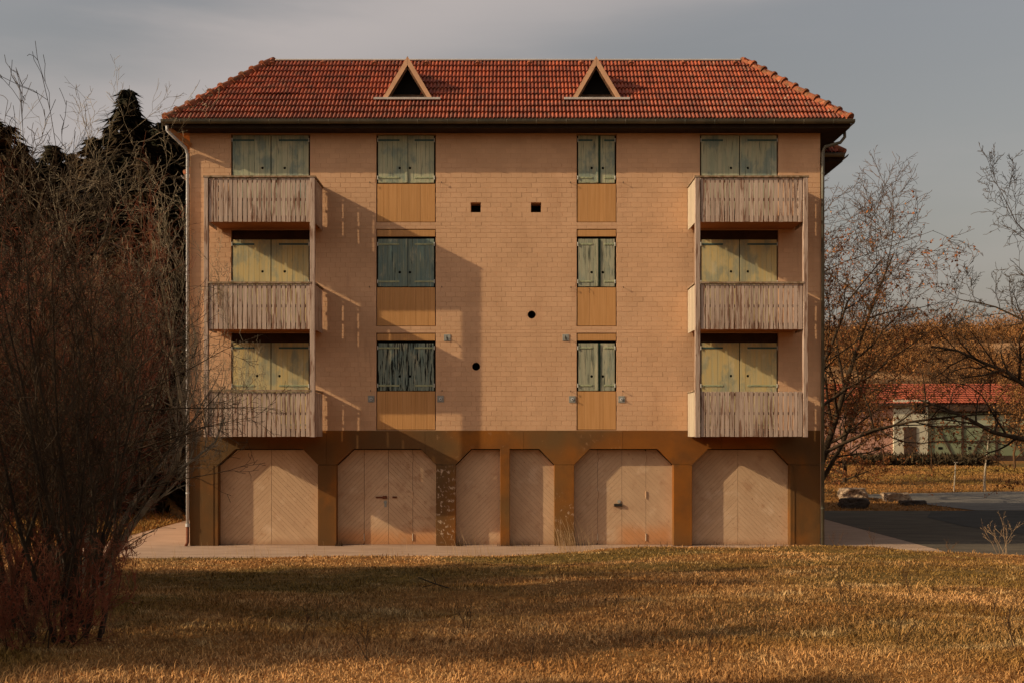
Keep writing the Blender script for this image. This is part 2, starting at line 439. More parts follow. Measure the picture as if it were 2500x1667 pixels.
def grid_mesh(name, xs, ys, hf, mat):
    Xg, Yg = np.meshgrid(xs, ys); Zg = hf(Xg, Yg)
    V = np.stack([Xg, Yg, Zg], -1).reshape(-1, 3)
    nx = len(xs); i = np.arange(len(ys)-1)[:, None]*nx+np.arange(nx-1)[None, :]
    i = i.ravel(); T = np.concatenate([np.stack([i, i+1, i+nx+1], 1), np.stack([i, i+nx+1, i+nx], 1)])
    o = fast_mesh(name, V, T, mat); o.data.polygons.foreach_set('use_smooth', [True]*len(T)); return o
xs = np.concatenate([np.linspace(-600, -70, 14), np.linspace(-60, -14, 40), np.linspace(-13.5, 16, 150), np.linspace(17, 70, 50), np.linspace(80, 600, 14)])
ys = np.concatenate([np.linspace(-90, -34, 10), np.linspace(-32, 1, 170), np.linspace(1.5, 34, 50), np.linspace(36, 110, 40)])
ground = tag(grid_mesh('ground', xs, ys, G, M['ground']), 'dry brown turf sloping down to the house and running on behind it', kind='structure')
xs2 = np.linspace(-600, 600, 160); ys2 = np.linspace(110, 620, 90)
hill = tag(grid_mesh('hill', xs2, ys2, lambda x, y: .55+HILL(x, y), M['hill']), 'brown brush-covered hillside rising beyond the barn', kind='structure')
def sheet(name, poly, z, mat, label, jit=0.0, step=.5):
    """flat sheet; outline subdivided and slightly uneven"""
    pts = []
    for i in range(len(poly)):
        a, b = Vector(poly[i]), Vector(poly[(i+1) % len(poly)])
        n = max(1, int((b-a).length/step)) if jit else 1
        for k in range(n):
            p = a.lerp(b, k/n)
            if jit and k: p += Vector((random.uniform(-jit, jit), random.uniform(-jit, jit)))
            pts.append((p.x, p.y, z))
    mb = MB(); mb.add(pts, [tuple(range(len(pts)))])
    return tag(mb.build(name, mat), label, kind='structure')
# front edge of the apron follows the turf edge
edge = [(x, float(yedge(x))-.25) for x in np.linspace(-11.1, 11.1, 46)]
sheet('pavement', edge+[(11.1, 14.3), (-11.1, 14.3)], .004, M['apron'], 'pale concrete pavement around the foot of the house')
ye = [(x, float(yedge(x))-.25) for x in np.linspace(11.1, 75, 20)]
sheet('yard', ye+[(75, 13.4), (11.1, 13.4)], .008, M['asphalt'], 'asphalt yard right of the house')
sheet('road', [(18.3, 13.6), (75, 13.6), (75, 27.0), (45, 27.6), (30, 28.4), (24, 27.4), (17.2, 24.9), (17.0, 22.8)],
      .014, M['road'], 'pale grey road passing beyond the yard and the turf island')
sheet('asphalt_patch', [(15.3, 3.2), (20, 0.5), (75, -1.5), (75, 13.4), (18.0, 13.4), (16.4, 13.2), (15.0, 10.0), (14.7, 6.2)],
      .018, M['patch'], 'darker newer asphalt curving across the yard')

# ================================================================== THE HOUSE
B = thing('apartment_building', 'abandoned peach brick apartment house with closed shutters, six wooden balconies and red tiled roof', 'building')
XL, XR = X(463.3), X(2002.5)
ZT = Z(326)                       # top of the visible wall
ZB = Z(1050.5)                    # top of the concrete storey
# ---- openings in the brick wall (x0, x1, z0, z1) in metres
def R(a, b, t, u): return (X(a), X(b), Z(u), Z(t))
WIDE = [(564.5, 757), (1708.8, 1900)]
doors_w = [(a, b, t, u) for a, b in WIDE for t, u in ((329, 553), (562, 803), (813.5, 1048))]
MED = [(918.8, 1063.8), (1408, 1505.2)]
med_w = [(a, b, t, u) for a, b in MED for t, u in ((329, 543.3), (559.8, 796.5), (813, 1048.9))]
holes = [R(*q) for q in doors_w+med_w]
SQ = [(1149.4, 1173.5, 494.8, 519), (1296.3, 1321.3, 494.8, 519)]
RD = [(1162.4, 894, 9.6), (1298, 768.6, 9.6)]
holes += [R(*q) for q in SQ]
holes += [(X(x-r-.6), X(x+r+.6), Z(y+r+.6), Z(y-r-.6)) for x, y, r in RD]
YM = .0                           # mortar plane
YB = -.0048                        # brick face
def backing():
    mb = MB()
    xs_ = sorted({XL, XR}|{h[0] for h in holes}|{h[1] for h in holes})
    zs_ = sorted({ZB-.02, ZT+.35}|{min(h[2], ZT) for h in holes}|{min(h[3], ZT+.35) for h in holes})
    def inh(x, z): return any(h[0] < x < h[1] and h[2] < z < h[3] for h in holes)
    for i in range(len(xs_)-1):
        for j in range(len(zs_)-1):
            if not inh((xs_[i]+xs_[i+1])/2, (zs_[j]+zs_[j+1])/2):
                mb.quad((xs_[i], YM, zs_[j]), (xs_[i+1], YM, zs_[j]), (xs_[i+1], YM, zs_[j+1]), (xs_[i], YM, zs_[j+1]))
    D = .16
    for k, h in enumerate(holes):
        x0, x1, z0, z1 = h
        D = .16 if k < 12 else .45
        y0 = YB+.001
        mb.quad((x0, y0, z0), (x0, y0, z1), (x0, D, z1), (x0, D, z0)); mb.quad((x1, y0, z1), (x1, y0, z0), (x1, D, z0), (x1, D, z1))
        mb.quad((x0, y0, z1), (x1, y0, z1), (x1, D, z1), (x0, D, z1)); mb.quad((x1, y0, z0), (x0, y0, z0), (x0, D, z0), (x1, D, z0))
        mb.quad((x0, D, z0), (x1, D, z0), (x1, D, z1), (x0, D, z1), 1)
    return mb
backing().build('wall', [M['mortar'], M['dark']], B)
# side and rear walls, rear wings (a little wider and stepped down)
mb = MB()
mb.quad((XL, 0, 0), (XL, 0, ZT+.35), (XL, 3.6, ZT+.35), (XL, 3.6, 0)); mb.quad((XR, 0, ZT+.35), (XR, 0, 0), (XR, 3.6, 0), (XR, 3.6, ZT+.35))
mb.build('wall', M['wall_plain'], B)
mb = MB(); mb.box(-8.95, 8.95, 3.0, 12.5, 0, 10.65)
mb.build('rear_wall', M['wall_plain'], B)

# ---- bricks
rows = []
z = ZB
def rowset(n, h):
    global z
    for _ in range(n): rows.append((z, z+h)); z += h
px = 1/SW
rowset(19, 12*px); rowset(1, 9*px); rowset(2, 8.2*px); rowset(19, 12*px); rowset(1, 9.3*px); rowset(2, 8.4*px); rowset(18, 12*px); 
PW = 24.55*px; JT = .010
def brick_mb(w, h, mb=None, ox=0, oz=0, dy=0.0, rnd=0.0, tx=0, tz=0):
    mb = mb or MB(); b = .003
    x0, x1, z0, z1 = ox-w/2, ox+w/2, oz, oz+h
    f = lambda x, z: YB+dy+(x-ox)*tx+(z-oz)*tz
    mb.add([(x0, YM+.001, z0), (x1, YM+.001, z0), (x1, YM+.001, z1), (x0, YM+.001, z1),
            (x0, f(x0, z0)+b, z0), (x1, f(x1, z0)+b, z0), (x1, f(x1, z1)+b, z1), (x0, f(x0, z1)+b, z1),
            (x0+b, f(x0+b, z0+b), z0+b), (x1-b, f(x1-b, z0+b), z0+b), (x1-b, f(x1-b, z1-b), z1-b), (x0+b, f(x0+b, z1-b), z1-b)],
           [(8,9,10,11), (4,5,9,8), (5,6,10,9), (6,7,11,10), (7,4,8,11), (0,1,5,4), (1,2,6,5), (2,3,7,6), (3,0,4,7)], 0, rnd)
    return mb
cache = {}
mass = MB(); singles = []
brandom = random.Random(3)
for ri, (z0, z1) in enumerate(rows):
    z1 = min(z1, ZT+.02)
    if z1-z0 < .03: continue
    jt = .0065
    off = (0 if ri % 2 else PW/2)+brandom.uniform(-.02, .02)
    cuts = [XL]
    x = XL-PW+off
    while x < XR:
        if XL+.05 < x < XR-.05: cuts.append(x+brandom.uniform(-.012, .012))
        x += PW
    cuts.append(XR)
    for i in range(len(cuts)-1):
        segs = [(cuts[i]+JT/2, cuts[i+1]-JT/2, z0+jt/2, z1-jt/2)]
        for h in holes:
            new = []
            for (a, b, c, d) in segs:
                if b <= h[0]-.0 or a >= h[1]+.0 or d <= h[2] or c >= h[3]:
                    new.append((a, b, c, d)); continue
                if a < h[0]-.02: new.append((a, h[0]-.001, c, d))
                if b > h[1]+.02: new.append((h[1]+.001, b, c, d))
                aa, bb = max(a, h[0]), min(b, h[1])
                if c < h[2]-.025: new.append((aa, bb, c, h[2]-.002))
                if d > h[3]+.025: new.append((aa, bb, h[3]+.002, d))
            segs = new
        for (a, b, c, d) in segs:
            if b-a < .025 or d-c < .02: continue
            full = abs((b-a)-(PW-JT)) < .03 and abs((d-c)-(12*px-jt)) < .002
            cx = (a+b)/2
            if full and -1.85 < cx < 1.75 and 3.3 < c < 7.6 and len(singles) < 300:
                singles.append((cx, c, b-a, d-c))
            else:
                brick_mb(b-a, d-c, mass, cx, c, brandom.gauss(0, .0009), brandom.random(), brandom.gauss(0, .004), brandom.gauss(0, .006))
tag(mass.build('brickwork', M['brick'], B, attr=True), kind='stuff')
std = brick_mb(PW-JT, 12*px-.0065); bme = bpy.data.meshes.new('brick'); bme.from_pydata(std.v, [], std.f); bme.materials.append(M['brick']); bme.update()
for (cx, c, w, h) in singles:
    o = place('brick', bme, B, (cx, brandom.gauss(-.0004, .0006), c), (brandom.gauss(0, .004), 0, brandom.gauss(0, .004)))
    o.scale = (w/(PW-JT), 1, 1)

# ---- round vents: collar plate flush with the bricks and a dark sleeve
for (x, y, r) in RD:
    mb = MB(); cx, cz, rr, q = X(x), Z(y), r*px, (r+.6)*px
    n = 32; ring = []; sq = []
    for k in range(n):
        a = 2*PI*k/n; c, s_ = math.cos(a), math.sin(a); m = q/max(abs(c), abs(s_))
        ring.append((cx+rr*c, cz+rr*s_)); sq.append((cx+m*c, cz+m*s_))
    vs = [(p[0], YB, p[1]) for p in sq]+[(p[0], YB, p[1]) for p in ring]+[(p[0], .4, p[1]) for p in ring]
    fs = [(k, (k+1) % n, n+(k+1) % n, n+k) for k in range(n)]
    mb.add(vs, fs); mb.add(vs, [(n+k, n+(k+1) % n, 2*n+(k+1) % n, 2*n+k) for k in range(n)]+[tuple(range(2*n, 3*n))], 1)
    mb.build('vent_hole', [M['brick'], M['dark']], B)

# ---- infill panels (boards), headers
def plank_row(parent, x0, x1, z0, z1, yf, th, wpx, mat, name='plank', gap=.004, bev=.003, jx=.1, seed=0, miss=()):
    r = random.Random(seed); n = max(2, round((x1-x0)/(wpx*px))); w = (x1-x0)/n
    xs_ = [x0]+[x0+w*i+r.uniform(-jx, jx)*w for i in range(1, n)]+[x1]
    for i in range(n):
        if i in miss: continue
        a, b = xs_[i]+gap/2, xs_[i+1]-gap/2
        m_ = MB().box((a-b)/2, (b-a)/2, 0, th, 0, z1-z0, bev=bev)
        m_.build(name, mat, parent, loc=((a+b)/2, yf+r.uniform(-.0015, .0015), z0))
def empty(name, parent, label=None):
    o = bpy.data.objects.new(name, None); COL.objects.link(o); o.parent = parent; o.empty_display_size = .1
    if label: o['label'] = label
    return o
k = 0
for wi, (a, b) in enumerate(MED):
    for (t, u) in ((449.5, 542), (702, 795.5), (954.7, 1047.7)):
        e = empty('infill_panel', B)
        x0, x1, z0, z1 = X(a+1.6), X(b-1.6), Z(u), Z(t)
        plank_row(e, x0, x1, z0, z1, .004, .05, 24 if wi else 16, M['ochre'], gap=.0025, bev=.0015, jx=.35, seed=50+k); k += 1
    for (t, u) in ((561.6, 577.5), (815, 831.2)):
        m_ = MB().box(X(a+1.6), X(b-1.6), .004, .10, Z(u), Z(t), bev=.002); m_.build('header_board', M['ochre'], B)
for (a, b) in WIDE:
    for (t, u) in ((563, 583), (814.5, 835)):
        MB().box(X(a+.8), X(b-.8), .05, .14, Z(u), Z(t)).build('header_board', M['header'], B)

# ---- shutters
def strap(parent, xa, xb, zc, yf, mat, side):
    mb = MB(); mb.box(xa, xb, yf-.012, yf-.001, zc-.023, zc+.023, bev=.004)
    n = 4
    for i in range(n):
        xx = xa+(xb-xa)*(i+.5)/n
        mb.box(xx-.008, xx+.008, yf-.018, yf-.011, zc-.008, zc+.008)
    mb.build('hinge_strap', mat, parent)
    xe = xa if side < 0 else xb
    MB().tube([(xe+side*.012, yf-.022, zc-.05), (xe+side*.012, yf-.022, zc+.05)], .011, 8).build('hinge_pin', M['pin'], parent)
def leaf(x0, x1, z0, z1, mat, side, straps, wpx, seed, yf=.012, hole=None, label=None, strap_len=.62, smats=None, slit=None):
    """one shutter leaf: planks, straps and a round finger hole"""
    e = empty('shutter', B, label)
    r = random.Random(seed); n = max(3, round((x1-x0)/(wpx*px))); w = (x1-x0)/n
    for i in range(n):
        a, b = x0+w*i+.0015, x0+w*(i+1)-.0015
        zz0, zz1 = z0+r.uniform(0, .006), z1-r.uniform(0, .004)
        yy = yf+r.uniform(-.0015, .0015)
        if hole and a+.02 < hole[0] < b-.02:
            # plank pierced by the finger hole: ring of quads round an octagon
            hx, hz, hr = hole; m_ = MB(); q = 12
            bx0, bx1, bz0, bz1 = a, b, hz-.06, hz+.06
            ring = [(hx+hr*math.cos(2*PI*k/q), hz+hr*math.sin(2*PI*k/q)) for k in range(q)]
            outp = []
            for k in range(q):
                c, s_ = math.cos(2*PI*k/q), math.sin(2*PI*k/q)
                tx = ((bx1-hx)/c if c > 1e-6 else (bx0-hx)/c if c < -1e-6 else 1e9); tz = ((bz1-hz)/s_ if s_ > 1e-6 else (bz0-hz)/s_ if s_ < -1e-6 else 1e9)
                t_ = min(tx, tz); outp.append((hx+c*t_, hz+s_*t_))
            m_.add([(p[0], yy, p[1]) for p in outp]+[(p[0], yy, p[1]) for p in ring]+[(p[0], yy+.03, p[1]) for p in ring],
                   [(k, (k+1) % q, q+(k+1) % q, q+k) for k in range(q)]+[(q+k, q+(k+1) % q, 2*q+(k+1) % q, 2*q+k) for k in range(q)])
            for cx_, cz_ in ((bx0, bz0), (bx1, bz0), (bx1, bz1), (bx0, bz1)):   # close the corners
                ks = sorted(range(q), key=lambda k: (outp[k][0]-cx_)**2+(outp[k][1]-cz_)**2)[:2]
                p, s2 = outp[ks[0]], outp[ks[1]]
                m_.add([(cx_, yy, cz_), (p[0], yy, p[1]), (s2[0], yy, s2[1])], [(0, 1, 2)])
            m_.box(a, b, yy, yy+.03, zz0, bz0); m_.box(a, b, yy, yy+.03, bz1, zz1)
            m_.build('plank', mat, e)
        else:
            MB().box(a-(a+b)/2, b-(a+b)/2, 0, .03, 0, zz1-zz0, bev=.003).build('plank', mat, e, loc=((a+b)/2, yy, zz0))
    L = (x1-x0)*strap_len
    for j, s_ in enumerate(straps):
        sm_ = (smats or ['strap_pale'])[min(j, len(smats or [1])-1)]
        if side < 0: strap(e, x0+.004, x0+L, s_, yf, M[sm_], -1)
        else: strap(e, x1-L, x1-.004, s_, yf, M[sm_], 1)
    return e
sd = 100
flo = {0: 'top floor', 1: 'middle floor', 2: 'lowest shuttered floor'}
for ci, (a, c0, c1, b) in enumerate(((567.6, 660.4, 662.4, 753.3), (1712.0, 1805, 1807, 1896.6))):
    for fi, (t, u, st) in enumerate(((330.5, 551.5, (343, 434, 531)), (585, 801.5, (596.5, 690, 786)), (836.5, 1046.5, (849, 941, 1036)))):
        mat = M['sh_green'] if fi == 0 else M['sh_yellow']
        sm_ = ['strap_teal', 'strap_teal', 'strap_pale'] if fi == 0 else ['strap_teal', 'strap_pale', 'strap_pale']
        hy = (410.5, 663, 917)[fi]
        hxs = (634.5, 690) if ci == 0 else (1779, 1830)
        if fi == 2: hxs = (633.8, 687.4) if ci == 0 else (1778.7, 1832)
        for si, (p, q) in enumerate(((a, c0), (c1, b))):
            n = max(3, round((X(q)-X(p))/(13.1*px))); w = (X(q)-X(p))/n
            hx = X(hxs[si]); kk = round((hx-X(p))/w-.5); hx = X(p)+w*(kk+.5)
            leaf(X(p), X(q), Z(u), Z(t), mat, -1 if si == 0 else 1, [Z(s_) for s_ in st], 13.1, sd, hole=(hx, Z(hy), .036),
                 strap_len=.57 if si == 0 else .80, smats=sm_); sd += 1
# medium and narrow pairs
def pair(ci, fi, a, c0, c1, b, t, u, st, mat, smats, hol, wpx, right_back=.0):
    global sd
    for si, (p, q) in enumerate(((a, c0), (c1, b))):
        n = max(3, round((X(q)-X(p))/(wpx*px))); w = (X(q)-X(p))/n
        kk = round((X(hol[si])-X(p))/w-.5); hx = X(p)+w*(kk+.5)
        leaf(X(p), X(q), Z(u), Z(t), M[mat], -1 if si == 0 else 1, [Z(s_) for s_ in st], wpx, sd, yf=.012+(right_back if si else 0),
             hole=(hx, Z(hol[2]), .036), strap_len=.74, smats=smats); sd += 1
    MB().box(X(c0-3.6), X(c0+1.6), -.012, .011, Z(u)+.006, Z(t)-.004, bev=.004).build('cover_strip', M[mat], B)
for fi, (t, u, st, hy) in enumerate(((331, 447, (343, 434.6), 410.5), (583.5, 700, (596.5, 687.5), 665), (837.5, 953.3, (849, 940.5), 918))):
    pair(0, fi, 923, 993.4, 995.4, 1059.6, t, u, st, ('sh_green', 'sh_blue', 'sh_flaked')[fi], (['strap_teal', 'strap_pale'], ['strap_pale'], ['strap_pale'])[fi], (976.5, 1006, hy), 11.2)
    pair(1, fi, 1411.5, 1458.8, 1466.3, 1500.9, t, u, st, ('sh_green', 'sh_grey', 'sh_grey')[fi], (['strap_teal', 'strap_pale'], ['strap_pale'], ['strap_pale'])[fi], (1441, 1471.5, hy), 10.5, .012)
    MB().box(X(1459.2), X(1466.5), .03, .05, Z(u)+.004, Z(t)-.004).build('cover_strip', surf('deep_green_edge', (.045,.085,.05), (.03,.06,.04), ns=6) if fi == 0 else bpy.data.materials['deep_green_edge'], B)

# ---- concrete storey: lintel sections, columns
YC = -.012
head = {}
doors = [ # x0, x1 opening at wall plane, chamfer x left (or None), chamfer x right, leaves boundaries
    (532.6, 776, 575, 739, [532.6, 658.3, 776]), (821.5, 1064.3, 862.5, 1027.7, [821.5, 886.4, 946.2, 1005.8, 1064.3]),
    (1112.6, 1221.3, 1150.3, None, [1112.6, 1221.3]), (1244.4, 1353.4, None, 1316.6, [1244.4, 1353.4]),
    (1401.9, 1644.3, 1439.2, 1605.5, [1401.9, 1461, 1520.6, 1579.8, 1644.3]), (1689.7, 1929, 1728, 1892, [1689.7, 1806, 1929])]
HY, JY = 1095.2, 1133.5
bl = [(463.3, JY), (532.6, JY), (575, HY), (739, HY), (776, JY), (821.5, JY), (862.5, HY), (1027.7, HY), (1064.3, JY), (1112.6, JY), (1150.3, HY),
      (1316.6, HY), (1353.4, JY), (1401.9, JY), (1439.2, HY), (1605.5, HY), (1644.3, JY), (1689.7, JY), (1728, HY), (1892, HY), (1929, JY), (2002.5, JY)]
def blz(p): return np.interp(p, [q[0] for q in bl], [q[1] for q in bl])
joints = [463.3, 657, 796.5, 1037.7, 1278.7, 1520, 1761, 2002.5]
for i in range(len(joints)-1):
    a, b = joints[i]+.25, joints[i+1]-.25
    bot = [(a, blz(a))]+[q for q in bl if a < q[0] < b]+[(b, blz(b))]
    poly = [(X(p), Z(q)+.004) for p, q in bot]+[(X(b), ZB), (X(a), ZB)]
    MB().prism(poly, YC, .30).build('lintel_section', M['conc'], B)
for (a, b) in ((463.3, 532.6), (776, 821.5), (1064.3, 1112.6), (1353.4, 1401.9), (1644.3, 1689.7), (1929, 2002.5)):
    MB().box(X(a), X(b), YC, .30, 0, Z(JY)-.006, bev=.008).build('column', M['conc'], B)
MB().box(X(1221.3), X(1244.4), YC-.004, .30, 0, Z(HY), bev=.008).build('column', M['conc'], B)
for p in (520.5, 1938.5):
    MB().box(X(p)-.012, X(p)+.012, YC-.012, YC+.002, .02, Z(JY)-.02).build('earthing_strip', M['conc'], B)
MB().box(XL, XR, .29, .40, 0, ZB).build('rear_wall', M['dark'], B)  # near-black backing: shade in the gaps round the doors given as colour
# light edges of the recess on the right-hand jambs, thresholds
YD = .245
def door_poly(d, x0, x1):
    a, b, cl_, cr, _ = d
    poly = [(X(a)-.1, 0.016), (X(b)+.1, 0.016), (X(b)+.1, Z(HY)-.024), (X(a)-.1, Z(HY)-.024)]
    poly = clip(poly, 1, 0, -x0); poly = clip(poly, -1, 0, x1)
    m = -.02
    if cl_:   # keep below the chamfer, with a rebate behind the concrete
        x_, z_, x2, z2 = X(a), Z(JY), X(cl_), Z(HY)
        nx, nz_ = (z2-z_), -(x2-x_)
        l = math.hypot(nx, nz_); poly = clip(poly, nx/l, nz_/l, -(nx*x_+nz_*z_)/l+m)
    if cr:
        x_, z_, x2, z2 = X(b), Z(JY), X(cr), Z(HY)
        nx, nz_ = -(z2-z_), (x2-x_)
        l = math.hypot(nx, nz_); poly = clip(poly, nx/l, nz_/l, -(nx*x_+nz_*z_)/l+m)
    return poly
for di, d in enumerate(doors):
    L = d[4]; nl = len(L)-1
    for li in range(nl):
        e = empty('garage_door_leaf', B)
        x0 = X(L[li])+(.004 if li else -.05); x1 = X(L[li+1])-(.004 if li < nl-1 else -.05)
        outline = door_poly(d, x0, x1)
        rising = (li < nl/2) if nl > 1 else (di == 2)       # boards rise towards the middle
        s_ = 1 if rising else -1
        c, sn = math.cos(PI/4), math.sin(PI/4)
        nx, nz_ = -s_*sn, c
        proj = [p[0]*nx+p[1]*nz_ for p in outline]
        pw = .098; t_ = math.floor(min(proj)/pw)*pw+(.03 if di % 2 else 0)
        r = random.Random(di*10+li)
        while t_ < max(proj):
            pl = clip(clip(outline, nx, nz_, -(t_+.0012)), -nx, -nz_, t_+pw-.0012)
            if len(pl) > 2 and area(pl) > 1e-3:
                # drop duplicate points
                q = [p for i, p in enumerate(pl) if (Vector(p)-Vector(pl[i-1])).length > 1e-4]
                if len(q) > 2:
                    cx_ = sum(p[0] for p in q)/len(q); cz_ = sum(p[1] for p in q)/len(q)
                    mbp = MB().prism([(p[0]-cx_, p[1]-cz_) for p in q], 0, .03, bev=.0014)
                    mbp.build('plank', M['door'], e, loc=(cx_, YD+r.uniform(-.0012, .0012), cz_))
            t_ += pw
        # dark gap behind
    if nl == 4:
        for xx in (L[1], L[3]):
            for zz in (1118, 1208, 1312):
                MB().tube([(X(xx), YD-.012, Z(zz+9)), (X(xx), YD-.012, Z(zz-9))], .013, 8).build('door_hinge', M['iron'] if zz == 1312 and di == 9 else M['slat_pale'] if zz == 1312 else M['door'], B)
    MB().box(X(d[0]), X(d[1]), YD-.12, YD+.05, 0.0, .012).build('threshold', M['apron'], B)
# latches
m_ = MB(); m_.box(X(915), X(938.5), YD-.03, YD-.004, Z(1216.2), Z(1212.6), bev=.003); m_.box(X(932), X(942.5), YD-.034, YD-.004, Z(1218), Z(1210.6), bev=.003)
m_.build('latch', M['iron'], B)
MB().box(X(956), X(967), YD-.03, YD-.004, Z(1216), Z(1212), bev=.003).build('latch_keeper', M['iron'], B)
m_ = MB(); m_.tube([(X(938.5), YD-.02, Z(1226)), (X(938.5), YD-.006, Z(1226))], .045, 14); m_.box(X(936), X(941), YD-.02, YD-.004, Z(1238), Z(1229)); m_.build('lock_plate', M['boxplate'], B)
m_ = MB(); m_.box(X(1501), X(1521), YD-.05, YD-.003, Z(1236.5), Z(1229.8), bev=.004); m_.build('latch', M['black_iron'], B)
m_ = MB(); m_.tube([(X(1513.5), YD-.02, Z(1224.5)), (X(1513.5), YD-.006, Z(1224.5))], .042, 14); m_.build('lock_plate', M['boxplate'], B)

# ---- junction boxes, pipe stubs, cables, shutter catches
for (x, y, up) in ((1091.8, 824.6, 1), (1381.1, 824.2, 1), (906.4, 973.2, 0), (1075.5, 973.2, 0), (1397, 974, 0), (1517.4, 974, 0)):
    cx, cz, h = X(x), Z(y), .087
    e = empty('junction_plate', B)
    MB().box(cx-h, cx+h, YB-.014, YB-.001, cz-h, cz+h, bev=.003).build('plate', M['boxplate'], e)
    if up:
        MB().tube([(cx-.02, YB-.01, cz+.0), (cx+.0, YB-.05, cz+.01), (cx+.01, YB-.09, cz-.01), (cx+.012, YB-.10, cz-.08)], .009, 6).build('cable', M['cable'], e)
        MB().tube([(cx-.01, YB-.012, cz+.05), (cx-.01, YB-.03, cz-.07)], .007, 6).build('cable', M['cable'], e)
    else:
        MB().tube([(cx, YB-.03, cz), (cx, YB-.012, cz)], .04, 16).build('ring', M['zinc_pale'], e)
        MB().tube([(cx+.0, YB-.075, cz-.005), (cx, YB-.03, cz)], .014, 10).build('pipe_stub', M['cable'], e)
for (x, y) in ((903.8, 447), (1078.3, 447), (1392.9, 447), (1521, 447), (902.4, 701), (1079, 701), (1393.6, 702), (1521.4, 702), (905.3, 953), (1079.6, 953), (1393, 954), (1520, 954)):
    cx, cz = X(x), Z(y)
    m_ = MB(); m_.tube([(cx, YB, cz), (cx, YB-.065, cz)], .006, 6); m_.box(cx-.008, cx+.008, YB-.072, YB-.060, cz-.028, cz+.016)
    m_.build('shutter_catch', M['black_iron'], B)
MB().tube([(X(1438), .0, Z(704)), (X(1440), -.02, Z(709)), (X(1438), -.03, Z(713)), (X(1439.5), -.05, Z(716))], .005, 5).build('wire', M['cable'], B)

# ================================================================== balconies
def balcony(side, lvl):
    """side -1 left, +1 right"""
    if side < 0: x0, x1 = FX(498.6), FX(768.6)
    else: x0, x1 = FX(1697.6), FX(1972)
    e = empty('balcony', B)
    YF = -1.2
    zt = (9.52, 6.81, 4.06)[lvl]; zb = (8.40, 5.655, 2.915)[lvl]
    if side > 0 and lvl == 2: zt = 4.07
    # slab with joist ends
    MB().box(x0+.09, x1-.09, YF+.05, -.012, zb+.035, zb+.17).build('floor_slab', M['soffit'], e)
    rnd_ = random.Random(side*7+lvl)
    # inner rails
    for zz in (zb+.12, (zb+zt)/2+.02, zt-.07):
        m_ = MB()
        m_.box(x0+.09, x1-.09, YF+.027, YF+.07, zz-.035, zz+.035)
        m_.box(x0+.030, x0+.07, YF+.08, -.045, zz-.035, zz+.035)
        m_.box(x1-.07, x1-.030, YF+.08, -.045, zz-.035, zz+.035)
        m_.build('inner_rail', M['rafter'], e)
    # front slats
    xa, xb = x0+.115, x1-.12
    if side > 0: xa, xb = x0+.135, x1-.125
    n = 21 if side < 0 else 21
    if side > 0: n = 21
    p = (xb-xa)/n
    for i in range(n):
        g = rnd_.uniform(.017, .029)
        if side > 0 and i in (8,): g = .004
        a, b = xa+p*i+g/2, xa+p*(i+1)-g/2
        zz0, zz1 = zb+rnd_.uniform(-.004, .004), zt-rnd_.uniform(0, .004)
        w = b-a; th = .021
        o = MB().box(-w/2, w/2, 0, th, 0, zz1-zz0, bev=.003).build('slat', M['slat'], e, loc=((a+b)/2, YF+rnd_.uniform(0, .004), zz0))
        o.rotation_euler = (0, rnd_.gauss(0, .0015), 0)
    # side slats: boards across the depth
    for xs_, sgn in ((x0, -1), (x1, 1)):
        outer = xs_
        ya, yb = YF+.10, -.046
        n = 9; p = (yb-ya)/n
        for i in range(n):
            g = rnd_.uniform(.012, .022)
            a, b = ya+p*i+g/2, ya+p*(i+1)-g/2
            if i == n-1: b = yb
            inner = outer-sgn*.022
            xx0, xx1 = min(outer, inner), max(outer, inner)
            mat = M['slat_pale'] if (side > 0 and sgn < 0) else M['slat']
            MB().box(-(xx1-xx0)/2, (xx1-xx0)/2, -(b-a)/2, (b-a)/2, 0, zt-zb-.01).build('slat', mat, e, loc=((xx0+xx1)/2, (a+b)/2, zb+rnd_.uniform(-.004, .004)))
    # cap rail
    if not (side > 0 and lvl == 2):
        zc = zt+.012
        m_ = MB()
        m_.box(x0-.02 if lvl == 0 else x0+.10, x1+.025 if lvl == 0 else x1-.10, YF-.035, YF+.085, zc, zc+.045)
        m_.box(x0-.022, x0+.075, YF+.0851, -.01, zc+.003, zc+.042); m_.box(x1-.075, x1+.022, YF+.0851, -.01, zc+.003, zc+.042)
        m_.build('cap_rail', M['rail'], e)
    else:
        m_ = MB(); m_.box(x0-.022, x0+.075, YF+.12, -.01, zt+.004, zt+.043); m_.build('cap_rail', M['rail'], e)
    return e
for side in (-1, 1):
    for lvl in (0, 1, 2): balcony(side, lvl)
    if side < 0: xsp = ((FX(498.4), FX(508.2)), (FX(757), FX(768.6)))
    else: xsp = ((FX(1697.4), FX(1709.4)), (FX(1961.2), FX(1972)))
    for a, b in xsp:
        MB().box(a, b, -1.225, -1.105, 2.905, 9.53, bev=.005).build('balcony_post', M['slat'], B)

